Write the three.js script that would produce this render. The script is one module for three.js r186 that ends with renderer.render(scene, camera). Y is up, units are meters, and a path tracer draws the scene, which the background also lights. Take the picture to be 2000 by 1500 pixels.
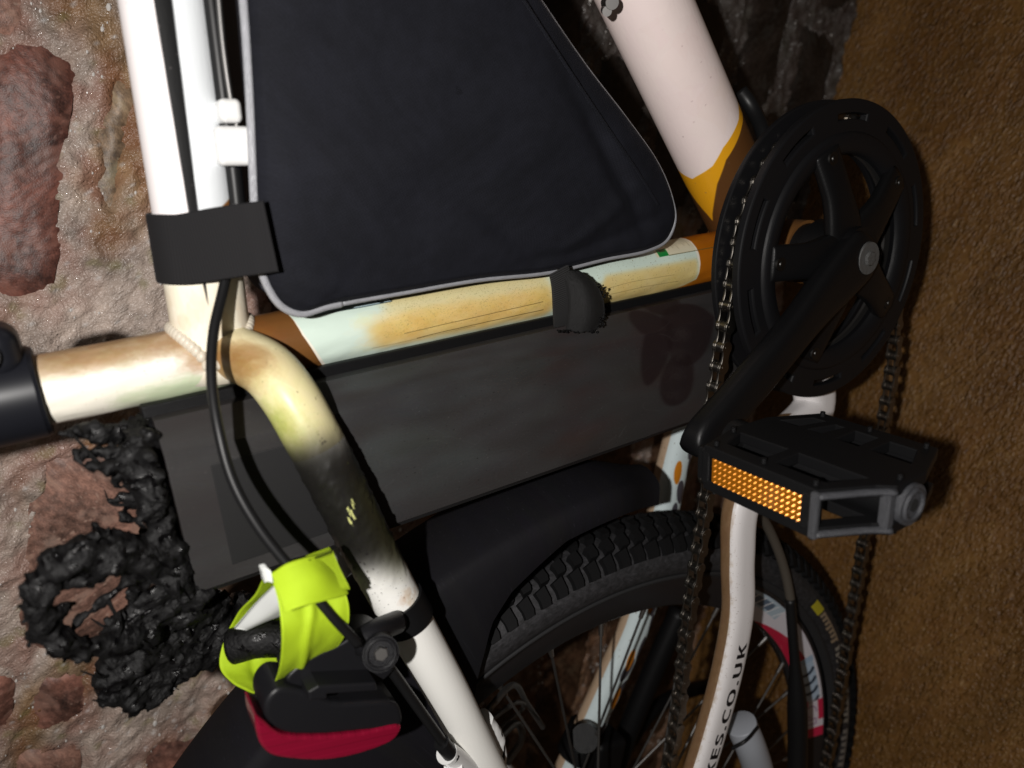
import * as THREE from 'three';
import { MarchingCubes } from 'three/addons/objects/MarchingCubes.js';
import { mergeGeometries } from 'three/addons/utils/BufferGeometryUtils.js';
import { RoundedBoxGeometry } from 'three/addons/geometries/RoundedBoxGeometry.js';
import { createNoise3D, createNoise2D } from 'simplex-noise';

// ---------------------------------------------------------------- camera, light, exposure
const V = (x, y, z) => new THREE.Vector3(x, y, z);
const H = 0.313;                                   // height of the bottom bracket above the ground
const scene = new THREE.Scene();
const camera = new THREE.PerspectiveCamera(56.27, 4 / 3, 0.02, 20);
const EYE = V(-0.0496, 0.4376 + H, 0.3509);
const FWD = V(-0.1552525, -0.56195282, -0.81246889), RIGHT = V(0.18957985, -0.82410288, 0.53377329), UPV = V(0.96951335, 0.0711581, -0.23447897);
camera.position.copy(EYE); camera.up.copy(UPV); camera.lookAt(EYE.clone().add(FWD)); camera.focus = 0.42; camera.userData.fStop = 6; camera.updateProjectionMatrix();
const flash = new THREE.SpotLight(new THREE.Color(1.0, 0.965, 0.93), 0.9, 0, 1.15, 0.6, 2);   // hand torch held just above the phone
flash.position.copy(EYE).addScaledVector(FWD, -0.1).addScaledVector(RIGHT, -0.085).addScaledVector(UPV, 0.004);
flash.target.position.copy(EYE).addScaledVector(FWD, 0.5).addScaledVector(RIGHT, 0.02);
flash.castShadow = true; flash.shadow.radius = 0.3; flash.shadow.mapSize.set(2048, 2048); flash.shadow.camera.near = 0.02;
scene.add(flash, flash.target);
scene.background = new THREE.Color(0.05, 0.044, 0.037);        // faint night light of the surroundings
const renderer = new THREE.WebGLRenderer({ antialias: true });
renderer.toneMapping = THREE.LinearToneMapping; renderer.toneMappingExposure = 1.0; renderer.shadowMap.enabled = true;

// ---------------------------------------------------------------- helpers
function rng(seed) { let s = seed >>> 0; return () => { s = (s + 0x6D2B79F5) >>> 0; let t = Math.imul(s ^ (s >>> 15), 1 | s); t = (t + Math.imul(t ^ (t >>> 7), 61 | t)) ^ t; return ((t ^ (t >>> 14)) >>> 0) / 4294967296; }; }
const rnd = rng(7), n3 = createNoise3D(rng(11)), n2 = createNoise2D(rng(12));
const fbm3 = (x, y, z, o = 4) => { let a = 0.5, s = 0; for (let i = 0; i < o; i++) { s += a * n3(x, y, z); x *= 2.03; y *= 2.03; z *= 2.03; a *= 0.5; } return s; };
const fbm2 = (x, y, o = 4) => { let a = 0.5, s = 0; for (let i = 0; i < o; i++) { s += a * n2(x, y); x *= 2.03; y *= 2.03; a *= 0.5; } return s; };
const clamp = (v, a, b) => Math.max(a, Math.min(b, v)), mix = (a, b, t) => a + (b - a) * t, sstep = (a, b, v) => { const t = clamp((v - a) / (b - a), 0, 1); return t * t * (3 - 2 * t); };
const R = (d) => d * Math.PI / 180;
const B = (x, y, z) => V(x, y + H, z);                                         // bicycle coordinates (bottom bracket = origin) to world
function P(px, py, z) {                                                         // where the sight line of a photo pixel meets the plane at depth z of the bicycle
  const d = FWD.clone().addScaledVector(RIGHT, (px - 1000) / 1402.74).addScaledVector(UPV, (750 - py) / 1402.74);
  return EYE.clone().addScaledVector(d, (z - EYE.z) / d.z);
}
const PP = (list) => list.map(([x, y, z]) => P(x, y, z));
const SD = V(-Math.cos(R(72.39)), Math.sin(R(72.39)), 0), NN = V(-SD.y, SD.x, 0);   // seat tube direction and its rearward normal
const S = (s, n, z) => V(SD.x * s + NN.x * n, SD.y * s + NN.y * n + H, z);
const used = {};
const numbered = (n) => { const k = used[n] = (used[n] ?? -1) + 1; return k ? n + '_' + String(k).padStart(3, '0') : n; };
function thing(name, label, category, pos = V(0, 0, 0), group) {
  const o = new THREE.Group(); o.name = numbered(name); o.position.copy(pos); scene.add(o);
  o.userData = { label, category }; if (group) o.userData.group = group; return o;
}
function part(parent, name, geo, m, label) {
  const o = new THREE.Mesh(geo, m); o.name = name; o.castShadow = o.receiveShadow = true;
  if (label) o.userData.label = label; parent.add(o); return o;
}
function sub(parent, name) { const g = new THREE.Group(); g.name = name; parent.add(g); return g; }
function merge(list) { return mergeGeometries(list.map((g) => { const h = g.index ? g.toNonIndexed() : g; for (const k of Object.keys(h.attributes)) if (!['position', 'normal', 'uv'].includes(k)) h.deleteAttribute(k); if (!h.attributes.uv) h.setAttribute('uv', new THREE.BufferAttribute(new Float32Array(h.attributes.position.count * 2), 2)); return h; })); }
function place(geo, pos, x, y, z) { geo.applyMatrix4(new THREE.Matrix4().makeBasis(x, y, z).setPosition(pos)); return geo; }
function cyl(a, b, r0, r1 = r0, seg = 20, open = false) {                       // a straight rod between two points
  const d = b.clone().sub(a), L = d.length(); const g = new THREE.CylinderGeometry(r1, r0, L, seg, 1, open);
  g.applyQuaternion(new THREE.Quaternion().setFromUnitVectors(V(0, 1, 0), d.normalize())); g.translate((a.x + b.x) / 2, (a.y + b.y) / 2, (a.z + b.z) / 2); return g;
}
// tube swept along a curve; angle 0 faces +z, 90 degrees faces 'side'; section ra (side) by rb (z), superellipse power pw; u runs along, v around
function sweep(pts, rad, { n = 60, m = 32, pw = 2, side = null, curve = null, bump = null, caps = true } = {}) {
  const c = curve || (pts.length === 2 ? new THREE.LineCurve3(pts[0], pts[1]) : new THREE.CatmullRomCurve3(pts, false, 'centripetal'));
  const pos = [], uv = [], idx = []; const L = c.getLength();
  for (let i = 0; i <= n; i++) {
    const t = i / n, p = c.getPointAt(t), T = c.getTangentAt(t);
    let Z = V(0, 0, 1); if (Math.abs(T.z) > 0.95) Z = V(0, 1, 0);
    let X = side ? side.clone() : new THREE.Vector3().crossVectors(Z, T); X.addScaledVector(T, -X.dot(T)).normalize();
    Z = new THREE.Vector3().crossVectors(X, T).normalize(); if (Z.z < 0 && Math.abs(T.z) <= 0.95) Z.negate();
    const rr = rad(t, t * L), ra = Array.isArray(rr) ? rr[0] : rr, rb = Array.isArray(rr) ? rr[1] : rr;
    for (let j = 0; j <= m; j++) {
      const a = -Math.PI + 2 * Math.PI * j / m, ca = Math.cos(a), sa = Math.sin(a);
      const k = pw === 2 ? 1 : Math.pow(Math.pow(Math.abs(ca), pw) + Math.pow(Math.abs(sa), pw), -1 / pw);
      let kk = k; if (bump) kk *= 1 + bump(t, a, p) / Math.max(ra, rb);
      const q = p.clone().addScaledVector(Z, rb * ca * kk).addScaledVector(X, ra * sa * kk);
      pos.push(q.x, q.y, q.z); uv.push(t, j / m);
    }
  }
  const w = m + 1;
  // winding: orient outward
  const test = (() => { const a = new THREE.Vector3().fromArray(pos, 0), b = new THREE.Vector3().fromArray(pos, w * 3), d = new THREE.Vector3().fromArray(pos, 3); const nn = b.sub(a).cross(d.sub(a)); return nn.dot(a.clone().sub(c.getPointAt(0))) > 0; })();
  for (let i = 0; i < n; i++) for (let j = 0; j < m; j++) { const a = i * w + j, b = a + w; if (test) idx.push(a, b, a + 1, b, b + 1, a + 1); else idx.push(a, a + 1, b, b, a + 1, b + 1); }
  if (caps) for (const e of [0, n]) { const p = c.getPointAt(e / n), k = pos.length / 3; pos.push(p.x, p.y, p.z); uv.push(e / n, 0.5); for (let j = 0; j < m; j++) { const a = e * w + j; if ((e === 0) === test) idx.push(k, a, a + 1); else idx.push(k, a + 1, a); } }
  const g = new THREE.BufferGeometry(); g.setAttribute('position', new THREE.Float32BufferAttribute(pos, 3)); g.setAttribute('uv', new THREE.Float32BufferAttribute(uv, 2)); g.setIndex(idx); g.computeVertexNormals();
  const na = g.attributes.normal;
  for (let i = 0; i <= n; i++) { const a = i * w, b = a + m, v = V(na.getX(a) + na.getX(b), na.getY(a) + na.getY(b), na.getZ(a) + na.getZ(b)).normalize(); na.setXYZ(a, v.x, v.y, v.z); na.setXYZ(b, v.x, v.y, v.z); }
  return g;
}
const shp = (l) => new THREE.Shape(l.map(([x, y]) => new THREE.Vector2(x, y)));
const wire = (pts, r, n = 40, m = 12) => sweep(pts, () => r, { n, m });
function lin(rgb) { return new THREE.Color().setRGB(...rgb); }
function canvasTex(w, h, draw, srgb = true) { const c = document.createElement('canvas'); c.width = w; c.height = h; draw(c.getContext('2d'), w, h); const t = new THREE.CanvasTexture(c); if (srgb) t.colorSpace = THREE.SRGBColorSpace; t.wrapS = t.wrapT = THREE.RepeatWrapping; return t; }
function noiseTex(w, h, f, srgb = false) { const d = new Uint8Array(w * h * 4); for (let y = 0; y < h; y++) for (let x = 0; x < w; x++) { const c = f(x / w, y / h), i = (y * w + x) * 4; if (Array.isArray(c)) { d[i] = clamp(c[0], 0, 255); d[i + 1] = clamp(c[1], 0, 255); d[i + 2] = clamp(c[2], 0, 255); } else d[i] = d[i + 1] = d[i + 2] = clamp(c * 255, 0, 255); d[i + 3] = 255; } const t = new THREE.DataTexture(d, w, h); t.magFilter = THREE.LinearFilter; t.minFilter = THREE.LinearMipmapLinearFilter; t.generateMipmaps = true; t.wrapS = t.wrapT = THREE.RepeatWrapping; if (srgb) t.colorSpace = THREE.SRGBColorSpace; t.needsUpdate = true; return t; }
const per = (u, v, f, seed) => { const a = u * 2 * Math.PI, b = v * 2 * Math.PI, k = f / (2 * Math.PI); return n3(Math.cos(a) * k + seed, Math.sin(a) * k, 0) * 0 + 0.5 * (n3(Math.cos(a) * k + seed, Math.sin(a) * k + Math.cos(b) * k, Math.sin(b) * k) + n3(Math.cos(b) * k - seed, Math.sin(b) * k + Math.sin(a) * k, Math.cos(a) * k)); };
const grain = noiseTex(256, 256, (u, v) => 0.5 + 0.35 * per(u, v, 60, 3) + 0.25 * (rnd() - 0.5));
const scuff = noiseTex(512, 512, (u, v) => 0.45 + 0.25 * per(u, v, 6, 5) + 0.2 * per(u, v, 25, 9) + 0.1 * (rnd() - 0.5));
const M = {};
function mat(name, o) { const m = new THREE.MeshPhysicalMaterial(o); m.name = name; M[name] = m; return m; }
mat('black_plastic', { color: lin([0.006, 0.006, 0.0065]), specularIntensity: 0.35, roughness: 0.46, bumpMap: grain, bumpScale: 0.00015, roughnessMap: null });
mat('guard_plastic', { color: lin([0.0065, 0.0065, 0.0075]), specularIntensity: 0.5, roughness: 0.5, bumpMap: grain, bumpScale: 0.0001 });
mat('crank_paint', { color: lin([0.005, 0.005, 0.0055]), specularIntensity: 0.5, roughness: 0.42, bumpMap: grain, bumpScale: 0.0001 });
mat('rubber', { color: lin([0.02, 0.02, 0.0215]), roughness: 0.75, bumpMap: grain, bumpScale: 0.0002 });
mat('knob_rubber', { color: lin([0.007, 0.007, 0.0075]), specularIntensity: 0.25, roughness: 0.7 });
mat('steel', { color: lin([0.42, 0.41, 0.4]), roughness: 0.35, metalness: 1 });
mat('dull_steel', { color: lin([0.2, 0.195, 0.19]), roughness: 0.5, metalness: 1 });
mat('chain_steel', { color: lin([0.2, 0.185, 0.165]), roughness: 0.33, metalness: 1 });
mat('bolt_dark', { color: lin([0.07, 0.068, 0.066]), roughness: 0.45, metalness: 1 });
mat('white_paint', { color: lin([0.74, 0.74, 0.73]), roughness: 0.35, clearcoat: 0.4, clearcoatRoughness: 0.2 });
mat('cable_black', { color: lin([0.008, 0.008, 0.0085]), specularIntensity: 0.6, roughness: 0.42 });
mat('webbing', { specularIntensity: 0.4, color: lin([0.011, 0.0105, 0.0115]), roughness: 0.85, sheen: 0.3, sheenRoughness: 0.6, sheenColor: new THREE.Color(0.25, 0.25, 0.27) });

// ---------------------------------------------------------------- ground and wall
{
  const T = canvasTex(1024, 1024, (c, w, h) => {
    c.fillStyle = '#80602f'; c.fillRect(0, 0, w, h);
    const r = rng(21), wrapStroke = (x, y, dx, dy) => { for (const ox of [-w, 0, w]) for (const oy of [-h, 0, h]) { if (x + ox < -60 || x + ox > w + 60 || y + oy < -60 || y + oy > h + 60) continue; c.beginPath(); c.moveTo(x + ox, y + oy); c.lineTo(x + ox + dx, y + oy + dy); c.stroke(); } };
    const tones = ['#4a3016', '#684a24', '#8b6736', '#9a7645', '#a98452', '#5d3f1c', '#82592a', '#c4ae88'];
    for (let i = 0; i < 900; i++) { c.globalAlpha = 0.16; c.fillStyle = tones[(r() * 7) | 0]; const x = r() * w, y = r() * h, q = 15 + r() * 60; for (const ox of [-w, 0, w]) for (const oy of [-h, 0, h]) { c.beginPath(); c.ellipse(x + ox, y + oy, q * 1.6, q * 0.7, 0.4, 0, 7); c.fill(); } }
    for (let i = 0; i < 52000; i++) { c.globalAlpha = 0.2 + 0.4 * r(); c.strokeStyle = tones[(r() * tones.length) | 0]; c.lineWidth = 0.8 + 1.6 * r(); const a = 0.35 + 0.5 * (r() - 0.5) + (r() < 0.12 ? 1.2 * (r() - 0.5) : 0), l = 2 + 9 * r() * r(); wrapStroke(r() * w, r() * h, Math.cos(a) * l, Math.sin(a) * l); }
  });
  const Bm = canvasTex(1024, 1024, (c, w, h) => {
    c.fillStyle = '#666'; c.fillRect(0, 0, w, h); const r = rng(22);
    for (let i = 0; i < 60000; i++) { const g = (r() * 255) | 0; c.globalAlpha = 0.4; c.strokeStyle = `rgb(${g},${g},${g})`; c.lineWidth = 1 + 2.4 * r(); const a = 0.35 + 0.9 * (r() - 0.5), l = 2 + 9 * r(), x = r() * w, y = r() * h; c.beginPath(); c.moveTo(x, y); c.lineTo(x + Math.cos(a) * l, y + Math.sin(a) * l); c.stroke(); }
  }, false);
  T.repeat.set(6, 6); Bm.repeat.set(6, 6);
  mat('ground_fibre', { map: T, color: lin([0.86, 0.77, 0.7]), bumpMap: Bm, bumpScale: 0.005, roughness: 0.5 });
  const g = new THREE.PlaneGeometry(4, 4, 1, 1); g.rotateX(-Math.PI / 2);
  const o = new THREE.Mesh(g, M.ground_fibre); o.name = 'ground'; o.receiveShadow = true; o.userData = { kind: 'structure', label: 'dark brown coarse matted ground in front of the brick wall', category: 'ground' }; o.position.set(-0.1, 0, 1.0); scene.add(o);
}
const WZ = -0.205;
{
  const wall = thing('brick_wall', 'rough old brick wall with smeared gritty mortar behind the bicycle', 'wall', V(-0.15, 0, WZ));
  // bricks: [x0, x1, y0, y1, tone, proud] in world metres on the wall plane
  const bricks = []; const r = rng(31);
  const px = (x0, x1, y0, y1, tone, proud) => { const a = P(x0, y1, WZ), b = P(x1, y0, WZ); bricks.push([Math.min(a.x, b.x), Math.max(a.x, b.x), Math.min(a.y, b.y), Math.max(a.y, b.y), tone, proud]); };
  px(-60, 150, 110, 575, 0, 0.0035); px(35, 310, 875, 1282, 1, 0.002); px(58, 182, 1300, 1432, 2, 0.003); px(-60, 32, 1312, 1435, 2, 0.003);
  px(20, 165, 1450, 1680, 1, 0.003); px(255, 420, 1435, 1750, 2, 0.003); px(-70, 90, -300, 60, 1, 0.003); px(170, 275, 150, 430, 3, -0.0015); px(-140, -40, 620, 1100, 2, 0.003);
  const topY = P(400, 750, WZ).y;
  for (let row = 0, y = 0.012; y < 1.2; row++, y += 0.088) {
    let x = -1.5 + (row % 2) * 0.11;
    while (x < 1.1) {
      const L = 0.2 + 0.02 * (r() - 0.5), h = 0.066 + 0.008 * (r() - 0.5); const X0 = x, X1 = x + L, Y0 = y + 0.004 * (r() - 0.5), Y1 = Y0 + h;
      const seen = X1 > -0.62 && X0 < 0.2 && Y1 > topY - 0.02 && Y0 < 0.86;
      if (!seen) bricks.push([X0, X1, Y0, Y1, X0 > -0.08 ? (r() < 0.5 ? 6 : 7) : (r() < 0.55 ? 4 : 5), 0.0005 + 0.002 * r()]);
      x += L + 0.018 + 0.008 * r();
    }
  }
  const tones = [[0.30, 0.13, 0.10], [0.50, 0.31, 0.25], [0.42, 0.22, 0.175], [0.46, 0.36, 0.24], [0.17, 0.1, 0.06], [0.2, 0.125, 0.085], [0.042, 0.038, 0.036], [0.05, 0.043, 0.039]];  // last two tones have the bag shade painted into the bricks
  const stain = noiseTex(512, 512, (u, v) => { const a = per(u, v, 5, 2), b = per(u, v, 26, 4), f = per(u, v, 90, 5), c = rnd(); const k = 0.74 + 0.30 * a + 0.18 * b + 0.14 * f + 0.14 * (c - 0.5), w = sstep(0.05, 0.6, per(u, v, 9, 8) + 0.4 * b), g = sstep(0.45, 0.7, per(u, v, 40, 3)); return [mix(mix(238 * k, 225, w * 0.6), 252, g * 0.5), mix(mix(222 * k, 222, w * 0.7), 250, g * 0.6), mix(mix(214 * k, 214, w * 0.75), 248, g * 0.6)]; }, true);
  const bmats = tones.map((t, i) => mat('brick_clay_' + 'abcdefgh'[i], { color: lin(t), map: stain, roughness: 0.48, bumpMap: scuff, bumpScale: 0.0012 }));
  bricks.forEach(([x0, x1, y0, y1, tone, proud], bi) => {
    const w = x1 - x0, h = y1 - y0, nx = 14, ny = 7, D = 0.03, g = new THREE.PlaneGeometry(w, h, nx, ny), p = g.attributes.position, uv = g.attributes.uv;
    for (let i = 0; i < p.count; i++) {
      let x = p.getX(i), y = p.getY(i); const e = Math.min(w / 2 - Math.abs(x), h / 2 - Math.abs(y));
      const cx = Math.max(0, Math.abs(x) - (w / 2 - 0.022)), cy = Math.max(0, Math.abs(y) - (h / 2 - 0.022)), cr = Math.max(0, Math.hypot(cx, cy) - 0.022);
      const zz = proud + 0.0022 * fbm2(x * 30 + bi * 7, y * 30, 3) - 0.0035 * sstep(0.009, 0, e) - cr * 0.5;
      x += 0.003 * n2(y * 40 + bi, 3.1); y += 0.003 * n2(x * 30, bi * 1.7);
      p.setXYZ(i, x, y, zz); uv.setXY(i, (x + bi * 0.137) * 5, (y + bi * 0.071) * 5);
    }
    g.computeVertexNormals();
    const o = part(wall, 'brick', g, bmats[tone]); o.position.set((x0 + x1) / 2 - wall.position.x, (y0 + y1) / 2 - wall.position.y, 0);
  });
  // mortar: one displaced sheet with thickness behind it
  const X0 = -0.80, X1 = 0.50, Y0 = 0, Y1 = 0.86, nx = 560, ny = 370, pos = [], col = [], idx = [], uv = [];
  const inB = (x, y) => { let d = 1; for (const b of bricks) { if (x < b[0] - 0.03 || x > b[1] + 0.03 || y < b[2] - 0.03 || y > b[3] + 0.03) continue; const dx = Math.max(b[0] - x, x - b[1]), dy = Math.max(b[2] - y, y - b[3]); const rr = 0.02, ex = Math.max(dx + rr, 0), ey = Math.max(dy + rr, 0); const q = Math.hypot(ex, ey) + Math.min(Math.max(dx + rr, dy + rr), 0) - rr; d = Math.min(d, q); } return d; };
  for (let j = 0; j <= ny; j++) for (let i = 0; i <= nx; i++) {
    const x = mix(X0, X1, i / nx), y = mix(Y0, Y1, j / ny);
    const d = inB(x, y) + 0.007 * fbm2(x * 24, y * 30, 3) + 0.004 * fbm2(x * 70, y * 70, 2);
    let z = 0.006 * fbm2(x * 12, y * 18 + 5, 3) + 0.0034 * fbm2(x * 45 + 9, y * 70, 2) + 0.0012 * n2(x * 150, y * 180 + 3);
    z += 0.0008 * sstep(0, 0.012, d); z -= 0.010 * sstep(-0.002, -0.016, d);
    pos.push(x - wall.position.x, y, z); uv.push(x * 5, y * 5);
    const a = fbm2(x * 9 + 4, y * 9, 4), b = fbm2(x * 60, y * 60 + 8, 3), moss = sstep(0.3, 0.5, fbm2(x * 26 + 40, y * 26 - 9, 3)), brown = sstep(-0.05, 0.45, fbm2(x * 6 - 20, y * 11 + 3, 3));
    const k = 0.43 + 0.26 * a + 0.16 * b; let c = [k * 1.0, k * 0.81, k * 0.69]; const rub = sstep(0.035, -0.002, d) * sstep(-0.4, 0.3, fbm2(x * 22 + 70, y * 26, 3)); c = c.map((v, q) => mix(v, [0.34, 0.19, 0.15][q], rub * 0.85));
    c = c.map((v, q) => mix(v, v * [0.72, 0.56, 0.36][q], brown)); c = c.map((v, q) => mix(v, [0.20, 0.19, 0.06][q], moss * 0.45));
    const shadedStone = sstep(0.02, 0.05, x) * sstep(0.60, 0.50, y) * 1; c = c.map((v, q) => mix(v, [0.055, 0.052, 0.05][q] * (1 + 0.9 * b), shadedStone * 0.9));   // grey stone beside the down tube, with the frame bag's shade painted in
    const earthy = sstep(-0.22, -0.30, x) * sstep(0.50, 0.42, y); c = c.map((v, q) => mix(v, [0.17, 0.088, 0.045][q] * (1 + 0.9 * b), earthy * 0.85));       // brown rendered patch behind the wheel
    const glint = r(); if (glint > 0.985) c = c.map((v) => mix(v, 0.7, 0.4));  // pale specks painting glints into the mortar colour
    col.push(...c.map((v) => clamp(v, 0.02, 0.8)));
  }
  for (let j = 0; j < ny; j++) for (let i = 0; i < nx; i++) { const a = j * (nx + 1) + i, b = a + nx + 1; idx.push(a, a + 1, b, b, a + 1, b + 1); }
  const g = new THREE.BufferGeometry(); g.setAttribute('position', new THREE.Float32BufferAttribute(pos, 3)); g.setAttribute('color', new THREE.Float32BufferAttribute(col, 3)); g.setAttribute('uv', new THREE.Float32BufferAttribute(uv, 2)); g.setIndex(idx); g.computeVertexNormals();
  const gritR = noiseTex(512, 512, (u, v) => 0.62 - 0.45 * sstep(0.25, 0.6, per(u, v, 46, 7)) + 0.2 * (rnd() - 0.5));
  const gritB = noiseTex(512, 512, (u, v) => 0.5 + 0.3 * per(u, v, 90, 6) + 0.3 * (rnd() - 0.5));
  mat('mortar', { color: 0xffffff, vertexColors: true, roughness: 0.62, roughnessMap: gritR, bumpMap: gritB, bumpScale: 0.0016 });
  part(wall, 'mortar', g, M.mortar);
  const gr = [], pa = g.attributes.position; for (let i = 0; i < 12000; i++) { const k = (r() * pa.count) | 0, x = pa.getX(k) + wall.position.x, y = pa.getY(k), z = pa.getZ(k); if (z < -0.004 || fbm2(x * 14 + 5, y * 14, 3) < -0.02 + 0.3 * r()) continue; const q = 0.0005 + 0.0024 * r() * r() * r(), ge = new THREE.IcosahedronGeometry(q, 0); ge.rotateX(r() * 6); ge.rotateY(r() * 6); ge.scale(1.3, 0.8, 0.7); ge.translate(pa.getX(k), y, z + 0.0003); gr.push(ge); }
  const gm = part(wall, 'mortar_grit', merge(gr), mat('pale_grit', { color: lin([0.72, 0.69, 0.66]), roughness: 0.22 })); gm.userData.kind = 'stuff';  // pale grains added to give the wall its wet sparkle
  const core = new THREE.BoxGeometry(3.4, 1.5, 0.1); core.translate(0, 0.75, -0.08);
  mat('wall_core', { color: lin([0.2, 0.16, 0.11]), roughness: 0.95, bumpMap: scuff, bumpScale: 0.004 }); part(wall, 'wall_body', core, M.wall_core);
}

// ---------------------------------------------------------------- bicycle
const bike = thing('bicycle', 'white electric bicycle with soot-stained frame parked beside rough brick wall', 'bicycle', V(0, 0, 0));
const frame = sub(bike, 'frame');
function speckle(c, w, h, n, col, seed, smax = 1.6, x0 = 0, x1 = 1, y0 = 0, y1 = 1) { const r = rng(seed); c.fillStyle = col; for (let i = 0; i < n; i++) { c.globalAlpha = 0.15 + 0.55 * r(); const x = mix(x0, x1, r()) * w, y = mix(y0, y1, r()) * h; c.beginPath(); c.ellipse(x, y, 0.4 + smax * r(), 0.3 + 0.7 * smax * r(), r() * 3, 0, 7); c.fill(); } c.globalAlpha = 1; }
function cloudy(c, w, h, n, col, seed, a, rmin, rmax, x0, x1, y0, y1, jag = 0.5) { const r = rng(seed); c.fillStyle = col; for (let i = 0; i < n; i++) { c.globalAlpha = a * (0.4 + r()); const x = mix(x0, x1, r()) * w, y = mix(y0, y1, r()) * h, q = mix(rmin, rmax, r()); c.beginPath(); for (let k = 0; k < 12; k++) { const f = k / 12 * 6.283, rr = q * (1 - jag + jag * 2 * r()); c.lineTo(x + Math.cos(f) * rr * 1.6, y + Math.sin(f) * rr); } c.fill(); } c.globalAlpha = 1; }
const paint = (name, map, rough = 0.33) => mat(name, { map, roughness: rough + 0.06, specularIntensity: 0.7, clearcoat: 0.12, clearcoatRoughness: 0.3, bumpMap: grain, bumpScale: 0.00006 });
{ // seat tube: canvas x = metres from bottom bracket (0..0.46), y = angle 180 (top) .. -180
  const L = 0.46, W = 2048, Hc = 512, X = (s) => s / L * W, Y = (a) => (0.5 - a / 360) * Hc;
  const tex = canvasTex(W, Hc, (c) => {
    c.fillStyle = '#e9e4d6'; c.fillRect(0, 0, W, Hc);
    const poly = (col, pts, a = 1) => { c.globalAlpha = a; c.fillStyle = col; c.beginPath(); pts.forEach(([s, t]) => c.lineTo(X(s), Y(t))); c.fill(); c.globalAlpha = 1; };
    // factory bands: brown-orange collar below the top tube joint, pale mint panel, orange foot
    poly('#6b4622', [[0.349, 180], [0.347, 70], [0.344, 20], [0.333, -74], [0.333, -180], [0.349, -180], [0.365, -74], [0.372, 10], [0.382, 70], [0.385, 180]]);
    poly('#d9861a', [[0.338, -55], [0.336, -90], [0.36, -90], [0.358, -40]]);
    poly('#cfe0d4', [[0.347, 180], [0.347, 70], [0.343, 20], [0.331, -74], [0.331, -180], [0.083, -180], [0.083, 180]]);
    poly('#a8600f', [[0, -180], [0, 180], [0.0805, 180], [0.081, 23], [0.083, -29], [0.098, -48], [0.128, -56], [0.128, -180]]);
    poly('#b0580d', [[0.1, -45], [0.126, -60], [0.09, -60], [0.083, -30]], 0.5);
    // heat-yellowed varnish, a patch with its own outline, speckled with soot
    const gold = [[0.313, 12], [0.309, -20], [0.305, -36], [0.27, -40], [0.203, -44], [0.198, -20], [0.2, 25], [0.24, 30], [0.29, 34]];
    c.filter = 'blur(13px)'; poly('#d8b56a', gold, 0.85); poly('#d9c487', [[0.3, 34], [0.24, 30], [0.2, 25], [0.2, 95], [0.26, 95], [0.3, 80]], 0.8); c.filter = 'none';
    cloudy(c, W, Hc, 260, '#c99d45', 3, 0.05, 6, 26, 0.43, 0.67, 0.46, 0.6); cloudy(c, W, Hc, 240, '#e8cf93', 4, 0.06, 4, 20, 0.43, 0.69, 0.40, 0.6);
    
    c.filter = 'blur(6px)'; poly('#dcc27c', [[0.172, -45], [0.16, 20], [0.084, 18], [0.084, -28], [0.098, -46], [0.13, -54]], 0.85); c.filter = 'none';
    cloudy(c, W, Hc, 160, '#cfae5f', 5, 0.05, 6, 22, 0.19, 0.36, 0.48, 0.64);
    c.strokeStyle = '#4a3a1c'; c.lineCap = 'round';
    const line = (pts, lw, al) => { c.globalAlpha = al; c.lineWidth = lw; c.beginPath(); pts.forEach(([s, t]) => c.lineTo(X(s), Y(t))); c.stroke(); c.globalAlpha = 1; };
    line([[0.2923, -14], [0.2595, -11], [0.23, -9], [0.2063, -7]], 1.8, 0.7); line([[0.285, -31], [0.2714, -28], [0.24, -26], [0.2056, -25]], 2.2, 0.8); line([[0.31, -33], [0.28, -32], [0.25, -31]], 1.2, 0.5);
    line([[0.165, -8], [0.14, -3], [0.105, -6]], 1.2, 0.45); line([[0.165, -22], [0.13, -20], [0.1, -24]], 1.3, 0.5);
    speckle(c, W, Hc, 2200, '#7d7648', 8, 1.0, 0.43, 0.66, 0.3, 0.55); speckle(c, W, Hc, 500, '#6b5a3a', 9, 1.3, 0.18, 0.36, 0.36, 0.6); speckle(c, W, Hc, 260, '#8a7a5a', 10, 1.2, 0.8, 1, 0.2, 0.7);
    // stickers: framed panel by the bag corner, small print label with green tab near the foot
    c.strokeStyle = '#20303a'; c.lineWidth = 2.5; c.fillStyle = '#c6dde2'; c.fillRect(X(0.295), Y(100), X(0.335) - X(0.295), Y(52) - Y(100)); c.strokeRect(X(0.295), Y(100), X(0.335) - X(0.295), Y(52) - Y(100));
    c.save(); c.translate(X(0.301), Y(60)); c.scale(-1, 1); c.fillStyle = '#15202a'; c.font = 'bold 30px sans-serif'; c.fillText('C', -8, 10); c.restore();
    c.fillStyle = '#d8d2b8'; c.fillRect(X(0.082), Y(95), X(0.116) - X(0.082), Y(37) - Y(95)); c.fillStyle = '#12803a'; c.fillRect(X(0.106), Y(56), X(0.114) - X(0.106), Y(37) - Y(56)); c.fillStyle = '#0c3f20'; c.fillRect(X(0.107), Y(55), X(0.112) - X(0.107), Y(48) - Y(55));
    c.strokeStyle = '#57502e'; c.lineWidth = 2; c.beginPath(); c.moveTo(X(0.106), Y(37)); c.lineTo(X(0.055), Y(36)); c.stroke();
    const r = rng(17); c.fillStyle = '#8d876d'; for (let i = 0; i < 10; i++) c.fillRect(X(0.085 + 0.002 * i), Y(90), 1.6, (Y(44) - Y(90)) * (0.55 + 0.45 * r()));
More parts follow.
